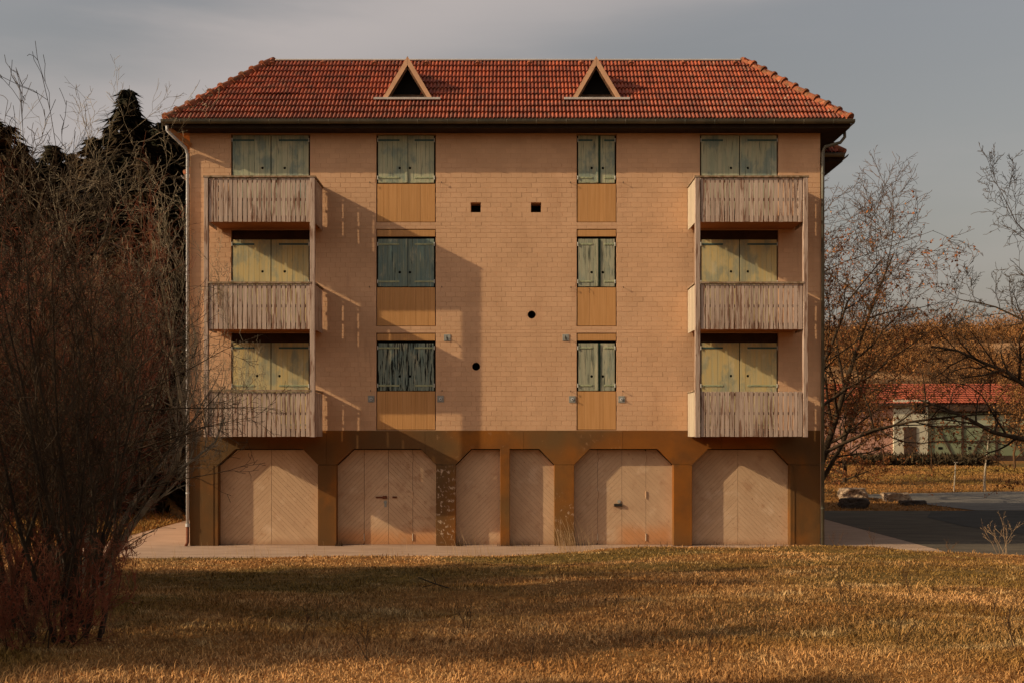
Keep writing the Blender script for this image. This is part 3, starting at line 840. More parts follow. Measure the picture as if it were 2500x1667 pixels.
# ================================================================== roof
OV = .55
XE = 8.97                         # half width at the eaves
ZE = 11.20                        # eave height
RUN = 2.30
RF = empty('roof', B)
rt2 = math.sqrt(.5)
TW, TL = .2052, .34
NR = 10
def tile_mb(mb=None, M4=None, rnd=0.0, trim=None):
    own = mb is None; mb = mb or MB()
    pr = [(0,0),(.020,.001),(.030,.024),(.055,.046),(.080,.040),(.095,.008)]
    pr = pr+[(x+.1026, h) for x, h in pr]+[(TW, 0)]
    L = TL+.05; n = len(pr)
    vs = []
    for (u, h) in pr: vs.append((u, 0, h+.050))
    for (u, h) in pr: vs.append((u, L, h+.002))
    for (u, h) in pr: vs.append((u, .004, h+.030))
    if M4 is not None: vs = [tuple(M4 @ Vector(p)) for p in vs]
    fs = [(i, i+1, n+i+1, n+i) for i in range(n-1)]+[(2*n+i, 2*n+i+1, i+1, i) for i in range(n-1)]
    mb.add(vs, fs, 0, rnd)
    return mb
# frames of the four slopes: origin, u (along eave), v (up slope), w (normal)
def frame(o, u, v): 
    u, v = Vector(u).normalized(), Vector(v).normalized(); w = u.cross(v)
    m = Matrix((u, v, w)).transposed().to_4x4(); m.translation = Vector(o); return m
YE, YBK = -OV+.02, 4.07
fr_front = frame((-XE, YE, ZE), (1,0,0), (0,1,1))
SL = RUN*math.sqrt(2)
tme_mb = tile_mb(); tme = bpy.data.meshes.new('tile'); tme.from_pydata(tme_mb.v, [], tme_mb.f); tme.materials.append(M['tile'])
tme.polygons.foreach_set('use_smooth', [i < 12 for i in range(len(tme_mb.f))]); tme.update()
ncol = int(2*XE/TW)
rest = MB(); cnt = 0; tr = random.Random(5)
dorm = [(995, 933, 1057), (1455.5, 1396, 1518)]
cand = []
for r_ in range(NR):
    v0 = r_*TL*.957-.02
    for c in range(-1, ncol+2):
        u0 = c*TW+tr.uniform(-.004, .004)+(2*XE-ncol*TW)/2
        lim0 = (v0)*rt2; lim1 = (v0+TL)*rt2
        # inside the trapezoid?
        ua, ub = u0, u0+TW
        full = ua >= lim1+.0 and ub <= 2*XE-lim1
        some = ub > lim0+.0 and ua < 2*XE-lim0
        # dormer footprint
        xw = -XE+u0+TW/2; vv = v0+TL/2
        skip = False
        for (ac, a0, a1) in dorm:
            xc = (ac-1240)/F*29.47
            t = (vv*rt2-.72)
            if t > -.02 and t < 1.22 and abs(xw-xc) < .60*(1-t/1.22)-.05: skip = True
        if skip: continue
        cand.append((r_, u0, v0, full, some))
fulls = [q for q in cand if q[3]]
fulls.sort(key=lambda q: (q[0], abs(-XE+q[1])))
chosen = set(id(q) for q in fulls[:300])
for q in cand:
    r_, u0, v0, full, some = q
    if not some: continue
    jit = Matrix.Rotation(tr.gauss(0, .006), 4, 'Z')
    sag = tr.uniform(-.003, .003)
    if r_ == 4 and 2.0 < u0 < 3.2: sag += .02      # the lifted, slipped tiles at the left
    if r_ == 5 and 2.2 < u0 < 3.0: sag += .012
    m4 = fr_front @ Matrix.Translation((u0, v0+tr.uniform(-.004, .004), sag)) @ jit
    if id(q) in chosen:
        o = place('tile', tme, RF); o.matrix_local = m4
    elif full:
        tile_mb(rest, m4, tr.random())
    else:
        one = tile_mb(None, m4)
        bm = bmesh.new(); vs = [bm.verts.new(p) for p in one.v]
        for f in one.f: bm.faces.new([vs[i] for i in f])
        for (co, no) in (((-XE, YE, ZE), (-1, 1, 0)), ((XE, YE, ZE), (1, 1, 0))):
            bmesh.ops.bisect_plane(bm, geom=bm.verts[:]+bm.edges[:]+bm.faces[:], plane_co=co, plane_no=Vector(no), clear_outer=True)
        bm.verts.ensure_lookup_table()
        for i, v in enumerate(bm.verts): v.index = i
        if len(bm.faces): rest.add([v.co[:] for v in bm.verts], [[v.index for v in f.verts] for f in bm.faces], 0, tr.random())
        bm.free()
# side and back slopes
for (fr, nn, vis) in ((frame((XE, YE, ZE), (0,1,0), (-1,0,1)), int((YBK-YE)/TW), 1), (frame((-XE, YBK, ZE), (0,-1,0), (1,0,1)), int((YBK-YE)/TW), 1)):
    for r_ in range(NR):
        v0 = r_*TL*.957-.02
        for c in range(nn+1):
            u0 = c*TW
            if v0*rt2-.02 < u0 and u0+TW < (YBK-YE)-v0*rt2+.02:
                tile_mb(rest, fr @ Matrix.Translation((u0, v0, tr.uniform(-.003, .003))), tr.random())
ro = tag(rest.build('tile_courses', M['tile'], RF, attr=True), kind='stuff')
# underlay planes
mb = MB(); d = .03
zr = ZE+RUN
P = [(-XE, YE, ZE-d), (XE, YE, ZE-d), (XE, YBK, ZE-d), (-XE, YBK, ZE-d), (-XE+RUN, YE+RUN, zr-d), (XE-RUN, YE+RUN, zr-d)]
mb.add(P, [(0,1,5,4), (1,2,5), (2,3,4,5), (3,0,4)])
mb.build('roof_deck', M['rafter'], RF)
# ridge flashing and hip caps
MB().box(-XE+RUN+.1, XE-RUN-.1, YE+RUN-.09, YE+RUN+.05, zr+.01, zr+.055, bev=.01).build('ridge_flashing', M['flash'], RF)
def hip_caps(a, b, n=10, back=False):
    a, b = Vector(a), Vector(b); d = (b-a); L = d.length; d.normalize()
    st = L/n
    for i in range(n):
        p = a+d*(i*st-.02); q = a+d*((i+1)*st+.05)
        lift = Vector((0, 0, .02))
        m_ = MB(); m_.tube([p+lift+Vector((0,0,.015)), p.lerp(q, .12)+lift, q+lift-Vector((0,0,.02))], [.135, .124, .108], 12)
        m_.build('hip_cap', M['hip'], RF, smooth=True)
        MB().tube([p+lift+Vector((0,0,.015))-d*.015, p+lift+Vector((0,0,.018))+d*.045], .146, 12).build('hip_cap_collar', M['hip'], RF)
hip_caps((-XE+.02, YE+.02, ZE+.02), (-XE+RUN+.02, YE+RUN+.02, zr+.02))
hip_caps((XE-.02, YE+.02, ZE+.02), (XE-RUN-.02, YE+RUN+.02, zr+.02))
# raised vent tiles below the ridge
for p in (664, 788, 914, 1041, 1166, 1293, 1419, 1540, 1669, 1795):
    vv = 9.2*TL*.957; yy = YE+vv*rt2; zz = ZE+vv*rt2; D = yy-CAMY
    xx = (p-1240)/F*D
    m_ = MB(); m_.tube([(xx, yy-.06, zz+.03), (xx, yy+.05, zz+.09), (xx, yy+.20, zz+.20)], [.075, .075, .05], 8)
    m_.build('vent_tile', M['hip'], RF, smooth=False)
# ---- dormers
for (ac, a0, a1) in dorm:
    e = empty('dormer', B)
    yd = -OV+.72; D = yd-CAMY
    q = lambda x_, y_: ((x_-1240)/F*D, CAMZ+(1060-y_)/F*D)
    ap = q(ac, 138.5); bl_ = q(a0, 243.5); br_ = q(a1, 243.5)
    iap = (ap[0], ap[1]-.30); ibl = (bl_[0]+.16, bl_[1]); ibr = (br_[0]-.16, br_[1])
    # barge boards
    MB().prism([bl_, (bl_[0]+.125, bl_[1]), (ap[0], ap[1]-.24), ap][::1], yd-.03, yd+.0).build('barge_board', M['dormer'], e)
    MB().prism([ap, (ap[0], ap[1]-.24), (br_[0]-.125, br_[1]), br_][::1], yd-.027, yd+.0).build('barge_board', M['dormer'], e)
    MB().box(bl_[0]-.21, br_[0]+.21, yd-.13, yd+.02, bl_[1]-.035, bl_[1]+.022, bev=.004).build('sill', M['flash'], e)
    # slopes back to the roof, open inside with rafters
    yr = -OV+.02+(ap[1]-ZE)+.02
    yb0 = yd+.02
    m_ = MB(); k = .02
    for sx, bb in ((-1, bl_), (1, br_)):
        m_.add([(bb[0], yd, bb[1]), (ap[0], yd, ap[1]), (ap[0], yr, ap[1]), (bb[0], yd-.02, bb[1])], [(0, 1, 2)])
        m_.add([(bb[0], yd, bb[1]), (ap[0], yd, ap[1]-.03), (ap[0], yr-.03, ap[1]-.03)], [(0, 1, 2)])
    m_.build('dormer_roof', M['hip'], e)
    for sx, bb in ((-1, bl_), (1, br_)):
        MB().beam((bb[0]-sx*.15, yd+.03, bb[1]), (ap[0]-sx*.01, yd+.03, ap[1]-.26), .05, .035, up=(0,1,0)).build('rafter', M['rafter'], e)
    MB().box(bl_[0]+.1, br_[0]-.1, yd+.0, yd+.05, bl_[1], bl_[1]+.05).build('floor_beam', M['rafter'], e)
    MB().add([(bl_[0]+.02, yd+.35, bl_[1]+.0), (br_[0]-.02, yd+.35, bl_[1]+.0), (ap[0], yd+.35, ap[1]-.05)], [(0, 1, 2)])
    m_ = MB(); m_.add([(bl_[0]+.04, yd+.30, bl_[1]-.1), (br_[0]-.04, yd+.30, bl_[1]-.1), (ap[0], yd+.30, ap[1]-.05)], [(0, 1, 2)]); m_.build('dark_opening', M['dark'], e)

# ---- gutter, brackets, soffit, fascia
def gutter(a, b, name='gutter', mat='zinc', r=.083, up=(0,0,1)):
    a, b = Vector(a), Vector(b); d = (b-a).normalized(); s_ = d.cross(Vector((0,0,1))).normalized()
    m_ = MB(); n = 9; vs = []
    for p in (a, b):
        for k in range(n):
            an = PI*k/(n-1); c = p+s_*(math.cos(an)*r)+Vector((0,0,-math.sin(an)*r)); vs.append(c)
        for k in range(n-1, -1, -1):
            an = PI*k/(n-1); c = p+s_*(math.cos(an)*(r-.008))+Vector((0,0,-math.sin(an)*(r-.008))); vs.append(c)
    N = 2*n
    m_.add(vs, [(k, (k+1) % N, N+(k+1) % N, N+k) for k in range(N)]+[tuple(range(N)), tuple(range(2*N-1, N-1, -1))])
    for sg in (1, ):
        m_.tube([a+s_*r+Vector((0,0,.006)), b+s_*r+Vector((0,0,.006))], .012, 6)
    return m_.build(name, M[mat], B)
GZ = 11.165
gutter((-XE-.09, -OV-.04, GZ), (XE+.09, -OV-.04, GZ))
gutter((XE+.05, -OV+.03, GZ-.002), (XE+.05, 1.9, GZ-.002))
gutter((-XE-.05, 1.9, GZ-.002), (-XE-.05, -OV+.03, GZ-.002))
for i, p in enumerate(np.arange(440, 2050, 72.5)):
    xx = (p-1240)/F*28.66
    mb = MB(); n = 8; pts = []
    for k in range(n+1):
        an = PI*k/n; pts.append((xx, -OV-.04-math.cos(an)*.090, GZ-math.sin(an)*.090))
    mb.tube(pts, .008, 5); mb.build('gutter_bracket', M['zinc'], B)
MB().box(-XE+.0, XE-.0, -OV+.05, -OV+.075, 10.99, GZ+.02).build('fascia', M['eave'], B)
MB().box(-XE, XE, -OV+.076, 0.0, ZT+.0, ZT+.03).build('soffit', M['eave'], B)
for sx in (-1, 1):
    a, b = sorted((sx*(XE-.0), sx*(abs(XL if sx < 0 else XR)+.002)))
    MB().box(a, b, .002, 3.9, ZT+.002, ZT+.03).build('soffit', M['eave_sunlit' if sx < 0 else 'eave'], B)
    MB().box(min(sx*XE, sx*(XE-.03)), max(sx*XE, sx*(XE-.03)), -OV+.08, 2.0, ZT+.031, GZ-.02).build('fascia', M['eave_sunlit' if sx < 0 else 'eave'], B)
# exposed corner rafter tail at the left, seen below the gutter end
m_ = MB(); m_.beam((-XE+.05, -OV+.1, ZT-.005), (XL+.03, -.02, ZT-.33), .09, .10); m_.build('rafter_tail', M['eave_sunlit'], B)
m_ = MB(); m_.beam((-XE+.03, -OV+.3, ZT-.02), (XL-.06, .3, ZT-.40), .10, .12); m_.build('rafter_tail', M['eave_sunlit'], B)
# ---- downpipes
def arc(pts, n=5):
    return pts
XDL = X(459.6)
dp = empty('downpipe', B, 'pale zinc downpipe on the left corner')
MB().tube([(-XE+.03, -OV+.05, GZ-.09), (-XE+.02, -OV+.08, GZ-.22), (-8.75, -.34, GZ-.42), (XDL-.03, -.12, GZ-.60), (XDL, -.06, GZ-.76), (XDL, -.06, .56)], .042, 10).build('pipe', M['zinc_pale'], dp, smooth=True)
MB().tube([(XDL, -.06, .60), (XDL, -.06, .52)], .055, 10).build('collar', M['zinc_pale'], dp)
MB().tube([(XDL, -.06, .52), (XDL, -.06, .10), (XDL-.03, -.12, .01)], .040, 10).build('pipe_foot', M['iron'], dp, smooth=True)
for zz in (9.2, 7.2, 5.2, 3.2, 1.4): MB().tube([(XDL, -.06, zz), (XDL, -.06, zz+.03)], .049, 10).build('pipe_clip', M['zinc_pale'], dp)
XDR = X(2007.4)
dp = empty('downpipe', B, 'dark zinc downpipe on the right corner')
MB().tube([(XE-.02, -.1, GZ-.09), (XE-.01, -.1, GZ-.30), (8.85, -.08, GZ-.44), (XDR+.05, -.06, GZ-.55), (XDR, -.05, GZ-.72), (XDR, -.05, .02)], .043, 10).build('pipe', M['zinc'], dp, smooth=True)
for zz in (9.9, 7.85, 5.0, 2.2, 1.0): MB().tube([(XDR, -.05, zz), (XDR, -.05, zz+.03)], .052, 10).build('pipe_clip', M['zinc'], dp)
# ---- rear wing roofs (lower, wider)
def wing(sx, xe, y0, ze):
    mb = MB(); w_ = 1.6
    xe_ = sx*xe; xi = sx*(xe-w_)
    mb.add([(xe_, y0, ze), (xi, y0+w_, ze+w_), (xi, 11.5, ze+w_), (xe_, 13, ze), (sx*(xe-2.2), y0, ze)], [(0, 1, 2, 3), (0, 1, 4)])
    mb.build('wing_roof', M['rafter'], RF)
    rest = MB(); fr = frame((xe_, y0 if sx > 0 else y0+5, ze), (0, sx, 0), (-sx, 0, 1))
    rr = random.Random(4)
    for r_ in range(4):
        for c in range(int(5/TW)):
            if (c*TW > r_*TL*rt2) if sx > 0 else (5-(c+1)*TW > r_*TL*rt2):
                tile_mb(rest, fr @ Matrix.Translation((c*TW, r_*TL*.957, 0)), rr.random())
    fr2 = frame((xe_ if sx < 0 else sx*(xe-2.2), y0, ze), (1, 0, 0), (0, 1, 1))
    for r_ in range(4):
        for c in range(int(2.2/TW)):
            u = c*TW
            if (u > r_*TL*rt2 if sx < 0 else u+TW < 2.2-r_*TL*rt2+.02):
                tile_mb(rest, fr2 @ Matrix.Translation((u, r_*TL*.957, 0)), rr.random())
    tag(rest.build('tile_courses', M['tile'], RF, attr=True), kind='stuff')
    a = Vector((xe_, y0, ze+.03)); b = Vector((xi, y0+w_, ze+w_+.03)); d = (b-a).normalized()
    for i in range(4):
        p = a+d*(i*.4); q = p+d*.45
        MB().tube([p, q], [.12, .09], 10).build('hip_cap', M['hip'], RF, smooth=True)
    gutter((xe_+sx*.05, y0 if sx > 0 else 12.5, ze-.03), (xe_+sx*.05, 12.5 if sx > 0 else y0, ze-.03), mat='zinc' if sx > 0 else 'zinc_pale')
    x0_, x1_ = sorted((xe_, sx*(xe-2.2)))
    gutter((x0_, y0-.05, ze-.032), (x1_, y0-.05, ze-.032), mat='zinc' if sx > 0 else 'zinc_pale')
    MB().box(x0_+.02, x1_-.02, y0+.04, 12.4, ze-.22, ze-.06).build('soffit', M['eave' if sx > 0 else 'eave_sunlit'], B)
wing(1, 9.50, 1.75, 10.90)
wing(-1, 9.36, 2.6, 10.50)
MB().box(8.5, 9.0, 2.2, 12.4, 0, 10.7).build('rear_wall', M['wall_plain'], B)

# ================================================================== beyond the house: barn
M['barn_pink'] = surf('pink_render', (.50,.27,.19), (.42,.22,.15), ns=.8, rough=.9, stains=[((.25,.13,.09), (1,1,1), 2, .55, .7, .5)])
M['barn_white'] = surf('pale_render', (.55,.50,.34), (.48,.43,.30), ns=.8, rough=.9)
M['barn_green'] = surf('green_infill_panel', (.215,.235,.135), (.17,.19,.105), ns=.9, rough=.9)
M['barn_pale'] = surf('pale_green_infill', (.33,.34,.22), (.28,.29,.18), ns=.9, rough=.9)
M['barn_wood'] = surf('barn_timber', (.075,.045,.03), (.05,.03,.02), ns=2)
M['barn_tile'] = surf('barn_tile', (.44,.105,.05), (.33,.075,.038), ns=.5, rnd=.2, rough=.8, stains=[((.12,.05,.03), (1,1,1), .8, .55, .7, .5)])
DB = 100.0
bz = .58
barn = thing('long_barn', 'long low barn with red tiled roof, green half-timbered wall and pink end, beyond the road', 'barn', (0, CAMY+DB, bz))
def bx(px_): return (px_-1240)/F*DB
def bzz(py_): return CAMZ+(1060-py_)/F*DB-bz
def bbox(name, mat, xa, xb, ya, yb, y0=0.0, y1=.3, parent=None):
    return MB().box(bx(xa), bx(xb), y0, y1, bzz(yb), bzz(ya)).build(name, mat, parent or barn)
zb0 = 1130
bbox('wall', M['barn_pink'], 1640, 2180, 986, zb0, 0, 9)
bbox('wall', M['barn_white'], 2180, 2263, 975, zb0, -.25, 9)
bbox('wall', M['barn_green'], 2263, 2900, 1003, 1112, .02, 9)
bbox('plinth', M['barn_wood'], 2263, 2900, 1112, zb0, -.05, 9)
bbox('eave_band', M['barn_wood'], 2263, 2900, 986, 1003, -.5, 9)
for xa, xb in ((2263.5, 2347), (2352, 2430), (2436, 2516), (2522, 2600), (2606, 2700)):
    for ya, yb, mt in ((1006.5, 1015, 'barn_green'), (1015, 1037.5, 'barn_pale'), (1042, 1075, 'barn_green'), (1078.5, 1111, 'barn_green')):
        bbox('wall_panel', M[mt], xa+.5, xb-.5, ya, yb, -.04, .02)
for x_ in (2263, 2349.5, 2433, 2519, 2603, 2703):
    bbox('post', M['barn_wood'], x_-2.2, x_+2.2, 1003, 1112, -.12, .02)
for y_ in (1004.5, 1039.8, 1076.7):
    bbox('timber_rail', M['barn_wood'], 2263, 2760, y_-1.5, y_+1.5, -.10, .02)
for (a, b) in (((2288, 1042), (2325, 1111)), ((2409, 1042), (2372, 1111)), ((2460, 1042), (2497, 1111))):
    MB().beam((bx(a[0]), -.09, bzz(a[1])), (bx(b[0]), -.09, bzz(b[1])), .12, .14, up=(0,1,0)).build('brace', M['barn_wood'], barn)
bbox('door', M['barn_wood'], 2204, 2234, 1041, zb0, -.34, -.24)
for (xa, xb, ya, yb) in ((2290, 2300, 1090, 1096), (2363, 2370, 1089, 1096)):
    bbox('vent', M['dark'], xa, xb, ya, yb, -.07, -.03)
for (xa, xb, ya, yb) in ((2020, 2034, 1046, 1060), (2063, 2090, 1030, 1056), (2125, 2140, 1040, 1062), (2012, 2027, 1090, 1098), (2132, 2148, 1090, 1098), (1960, 1985, 1040, 1062)):
    f = bbox('window', M['barn_wood'], xa, xb, ya, yb, -.05, .02); bbox('pane', M['dark'], xa+2, xb-2, ya+2, yb-2, -.07, -.04, f)
bbox('hatch', M['dark'], 2230, 2256, 985, 1008, -.3, -.24)
# roof: corrugated pantile courses
def slope(xa, xb, ye_, yt, yo, run):
    x0, x1 = bx(xa), bx(xb); z0 = bzz(ye_); z1 = bzz(yt)+.0
    n = int((x1-x0)/.30)*2; xs_ = np.linspace(x0, x1, n+1); nr = 9
    V = []; T = []; Rr = []
    rr = np.random.default_rng(3)
    for r_ in range(nr):
        ya, yb = yo+run*r_/nr, yo+run*(r_+1)/nr; za, zb_ = z0+(z1-z0)*r_/nr, z0+(z1-z0)*(r_+1)/nr
        b = len(V)
        for i, xx in enumerate(xs_):
            h = .07 if i % 2 else 0
            V += [(xx, ya-.02, za+h+.06), (xx, yb, zb_+h)]; Rr += [rr.random()*.3]*2
        for i in range(n): T += [(b+2*i, b+2*i+2, b+2*i+3), (b+2*i, b+2*i+3, b+2*i+1)]
    o = fast_mesh('roof', np.array(V), np.array(T), M['barn_tile'], Rr, barn); return o
slope(1640, 2225, 986, 936, -.6, 5.2)
slope(2212, 2900, 985, 931.5, -.6, 5.2)
MB().box(bx(1640), bx(2225), -.68, -.5, bzz(990), bzz(985)).build('gutter', M['barn_wood'], barn)
bbox('ridge', M['barn_tile'], 1640, 2900, 931, 934, 4.5, 4.9)
MB().quad((bx(1640), 4.7, bzz(932)), (bx(2900), 4.7, bzz(932)), (bx(2900), 9.6, bzz(985)), (bx(1640), 9.6, bzz(985))).v if False else None
mb = MB(); mb.quad((bx(1640), 4.8, bzz(932)), (bx(2900), 4.8, bzz(932)), (bx(2900), 10.2, bzz(985)), (bx(1640), 10.2, bzz(985))); mb.build('roof', M['barn_tile'], barn)

# ================================================================== stones, post
def rock(name, label, c, sx, sy, sz, mat, seed):
    bm = bmesh.new(); bmesh.ops.create_icosphere(bm, subdivisions=4, radius=1)
    for v in bm.verts:
        p = v.co.copy(); q = Vector((max(-.72, min(.72, p.x)), max(-.72, min(.72, p.y)), max(-.6, min(.62, p.z))))
        n = mnoise.noise(p*1.6+Vector((seed*7, 0, 0)))*.22+mnoise.noise(p*4+Vector((0, seed*5, 0)))*.12+mnoise.noise(p*9)*.05
        q = q*(1+n); v.co = Vector((q.x*sx/1.44, q.y*sy/1.44, (q.z+.5)*sz/1.15))
    me = bpy.data.meshes.new(name); bm.to_mesh(me); bm.free(); me.materials.append(mat)
    o = place(name, me, None, c); return tag(o, label, 'stone', 'stones at the end of the turf island')
def gp(px_, D): x = (px_-1240)/F*D; return x, CAMY+D
for px_, D, sx, sy, sz, mat, lab, sd_ in ((2082, 50.5, 1.08, .8, .56, 'stone', 'pale upright field stone lit by the sun on the turf island', 1),
        (2084, 44.6, 1.0, .8, .44, 'stone_dark', 'dark square block lying in shade in front of the pale stone', 2),
        (2187, 49.2, 1.05, .8, .42, 'stone', 'low broken brown stone sloping up on its right side', 3),
        (2227, 46.4, .92, .6, .24, 'stone_dark', 'long flat dark slab at the asphalt edge', 4)):
    x, y = gp(px_, D); rock('field_stone', lab, (x, y, float(G(x, y))-.04), sx, sy, sz, M[mat], sd_)
x, y = gp(2328.5, 57)
po = thing('marker_post', 'thin pale leaning wooden post with a small cap beside the far road', 'post', (x, y, float(G(x, y))))
MB().tube([(0, 0, -.05), (.06, 0, .8), (.10, 0, 1.5)], .035, 8).build('stake', M['slat_pale'], po)
MB().box(.03, .21, -.05, .05, 1.5, 1.55).build('cap', M['slat_pale'], po)

# ================================================================== trees
def bark(name, c1, c2, **k): return surf(name, c1, c2, scale=(1,1,.4), ns=6, rough=.95, bump=.6, bscale=20, bdist=.01, rnd=.0, **k)
M['bark_dark'] = bark('dark_bark', (.036,.023,.013), (.062,.040,.022))
M['bark_black'] = bark('blackish_bark', (.030,.022,.014), (.052,.036,.022))
M['bark_pale'] = bark('pale_lichened_bark', (.34,.26,.16), (.15,.11,.065), stains=[((.06,.045,.03), (1,1,1), 9, .58, .68, .7)])
M['twig_red'] = bark('red_twig', (.22,.060,.030), (.14,.06,.03))
M['twig_brown'] = bark('brown_twig', (.125,.062,.026), (.08,.043,.02))
M['bark_white'] = bark('white_bark', (.48,.38,.26), (.30,.22,.14))
M['leaf_brown'] = surf('withered_leaf', (.27,.085,.025), (.16,.055,.022), ns=4, rough=.8, rnd=.35, c3=(.28,.13,.04))
M['leaf_orange'] = surf('orange_brush', (.25,.115,.035), (.17,.075,.025), ns=.5, rough=.9, rnd=.35)
M['needle'] = surf('dark_spruce_needles', (.016,.017,.007), (.028,.022,.009), ns=.7, rough=.8, rnd=.5, c3=(.055,.030,.010))
M['needle_brown'] = surf('brown_spruce_needles', (.040,.024,.009), (.022,.017,.007), ns=.7, rough=.8, rnd=.5, c3=(.07,.038,.012))

def rotv(d, ang, az):
    p = d.orthogonal().normalized(); p.rotate(Matrix.Rotation(az, 3, d)); 
    v = d.copy(); v.rotate(Matrix.Rotation(ang, 3, p)); return v
class Tree:
    def __init__(s, seed, P):
        s.r = random.Random(seed); s.P = P; s.mb = [MB(), MB()]; s.tips = []; s.nseg = 0
    def grow(s, p, d, r, L, lv):
        P = s.P; R_ = s.r; n = P['seg'][lv]; last = lv == len(P['seg'])-1
        pts = [p.copy()]; r = max(r, P.get('rmin', .002)*1.1); rad = [r]; dirs = [d.copy()]
        end = P.get('endr', .35) if not last else .3
        xm = P.get('xmax', 1e9)
        for i in range(n):
            if p.x > xm-.5 and d.x > 0: d = Vector((d.x*.35, d.y, d.z)).normalized()
            if p.x > xm or p.x < P.get('xmin', -1e9):
                if i: break
                return
            w = P['wob'][lv]
            d = (d+Vector((R_.gauss(0, w), R_.gauss(0, w), R_.gauss(0, w)+P['up'][lv]))).normalized()
            p = p+d*(L/n); pts.append(p.copy()); dirs.append(d.copy()); rad.append(max(r*(1-(1-end)*(i+1)/n), P.get('rmin', .002)))
        s.mb[0 if lv <= P['split'] else 1].tube(pts, rad, P['sides'][lv], cap=False, rnd=R_.random())
        s.nseg += n; n = len(pts)-1
        if last or lv >= len(P['seg'])-2: s.tips += [(q, dd) for q, dd in zip(pts[1:], dirs[1:])]
        if last: return
        k = P['kids'][lv]; k = R_.randint(int(k*.8), int(k*1.2+.99))
        for c in range(k):
            t = P['t0'][lv]+(1-P['t0'][lv])*((c+R_.random())/k); t = min(t, .999)
            i = int(t*n); f = t*n-i; q = pts[i].lerp(pts[i+1], f); rr = rad[i]*(1-f)+rad[i+1]*f
            ang = math.radians(R_.uniform(*P['ang'][lv])); az = R_.random()*2*PI if P.get('spiral') is None else c*2.4+R_.random()
            dd = rotv(dirs[min(i+1, n)], ang, az)
            if P.get('bias'): dd = (dd+Vector(P['bias'])*P.get('biasw', .2)).normalized()
            s.grow(q, dd, rr*P['rr'][lv]*R_.uniform(.8, 1.1), L*P['lr'][lv]*R_.uniform(.6, 1.15)*(1-P.get('cone', .3)*t), lv+1)
def make_tree(name, label, cat, loc, P, seed, L, r, mats, d=(0,0,1), group=None, leaves=None, stems=None, rotz=0):
    t = thing(name, label, cat, loc, group, rotz)
    T = Tree(seed, P)
    if stems:
        for (o, dd, LL, rr) in stems: T.grow(Vector(o), Vector(dd).normalized(), rr, LL, 0)
    else: T.grow(Vector((0,0,-.1)), Vector(d).normalized(), r, L, 0)
    if T.mb[0].v: T.mb[0].build('trunk', mats[0], t, smooth=True)
    if T.mb[1].v: T.mb[1].build('crown', mats[1], t)
    if leaves:
        n, size, lm, zmax = leaves; V = []; Tt = []; Rn = []; R_ = T.r
        tips = T.tips
        for i in range(n):
            q, dd = tips[R_.randrange(len(tips))]
            if zmax and R_.random() < (q.z/zmax)**1.2: continue
            q = q+Vector((R_.gauss(0, size*.35), R_.gauss(0, size*.35), R_.gauss(0, size*.3)-size*.1))
            a = Vector((R_.gauss(0,1), R_.gauss(0,1), R_.gauss(0,1)-.8)).normalized(); b_ = a.orthogonal().normalized(); b_.rotate(Matrix.Rotation(R_.random()*6.28, 3, a))
            s_ = size*R_.uniform(.6, 1.3); b = len(V)
            V += [q, q+a*s_*.5+b_*s_*.32, q+a*s_, q+a*s_*.5-b_*s_*.32+a.cross(b_)*s_*.15]; Tt += [(b, b+1, b+2), (b, b+2, b+3)]; Rn += [R_.random()]*4
        fast_mesh('leaves', np.array([tuple(v) for v in V]), np.array(Tt), lm, Rn, t)
    return t
def gz(x, y): return float(G(x, y))

# --- oak with withered leaves, right of the house
P_oak = dict(xmax=6.4, rmin=.0085, seg=[6,6,5,4,3], sides=[8,6,4,3,3], wob=[.08,.14,.16,.2,.22], up=[.05,.045,.05,.04,.03], kids=[15,9,6,5], t0=[.12,.2,.2,.2], ang=[(35,86),(30,62),(28,60),(25,60)],
    rr=[.55,.6,.62,.6], lr=[.80,.56,.55,.5], split=2, cone=.32, endr=.13, spiral=1)
make_tree('oak_tree', 'wide oak still holding rusty brown leaves, just right of the house corner', 'tree', (13.2, 18.5, .0), P_oak, 12, 11.3, .26, (M['bark_dark'], M['twig_brown']),
    leaves=(26000, .115, M['leaf_brown'], 13.5))
x, y = gp(1975, 53)
make_tree('oak_tree', 'second finely branched oak right of the first, thin top against the sky, few rusty leaves', 'tree', (x, y, gz(x, y)), dict(P_oak, xmax=6.6, lr=[.60,.56,.55,.5], t0=[.2,.2,.2,.2], kids=[12,8,6,4], ang=[(25,60),(30,60),(28,60),(25,60)], up=[.05,.07,.06,.05,.03]), 19, 11.6, .2, (M['bark_dark'], M['twig_brown']), leaves=(6500, .12, M['leaf_brown'], 12),
    stems=[((0,0,-.1), (.36,0,1), 12.2, .2), ((.1,0,-.1), (.62,0,1), 9.5, .13)])
P_low = dict(P_oak, xmax=6, kids=[18,9,6,4], t0=[.05,.1,.15,.2], lr=[.75,.55,.5,.5])
x, y = gp(2060, 66)
make_tree('oak_tree', 'low spreading oak thick with rusty leaves between the tall oak and the barn', 'tree', (x, y, gz(x, y)), P_low, 14, 5.2, .16, (M['bark_dark'], M['twig_brown']), leaves=(8000, .13, M['leaf_brown'], 0))
# --- big bare tree at the right edge
P_big = dict(xmin=-3.4, rmin=.008, seg=[7,7,6,5,4], sides=[8,6,4,3,3], wob=[.07,.16,.2,.22,.25], up=[.04,.05,.06,.05,.03], kids=[16,11,8,5], t0=[.18,.2,.15,.15], ang=[(40,80),(30,60),(30,62),(30,60)],
    rr=[.5,.6,.6,.6], lr=[.72,.52,.5,.5], split=2, cone=.35, endr=.13, spiral=1)
make_tree('bare_tree', 'tall bare spreading tree cut by the right edge of the view', 'tree', (20.6, 13.0, 0), P_big, 31, 10.2, .30, (M['bark_dark'], M['bark_dark']))
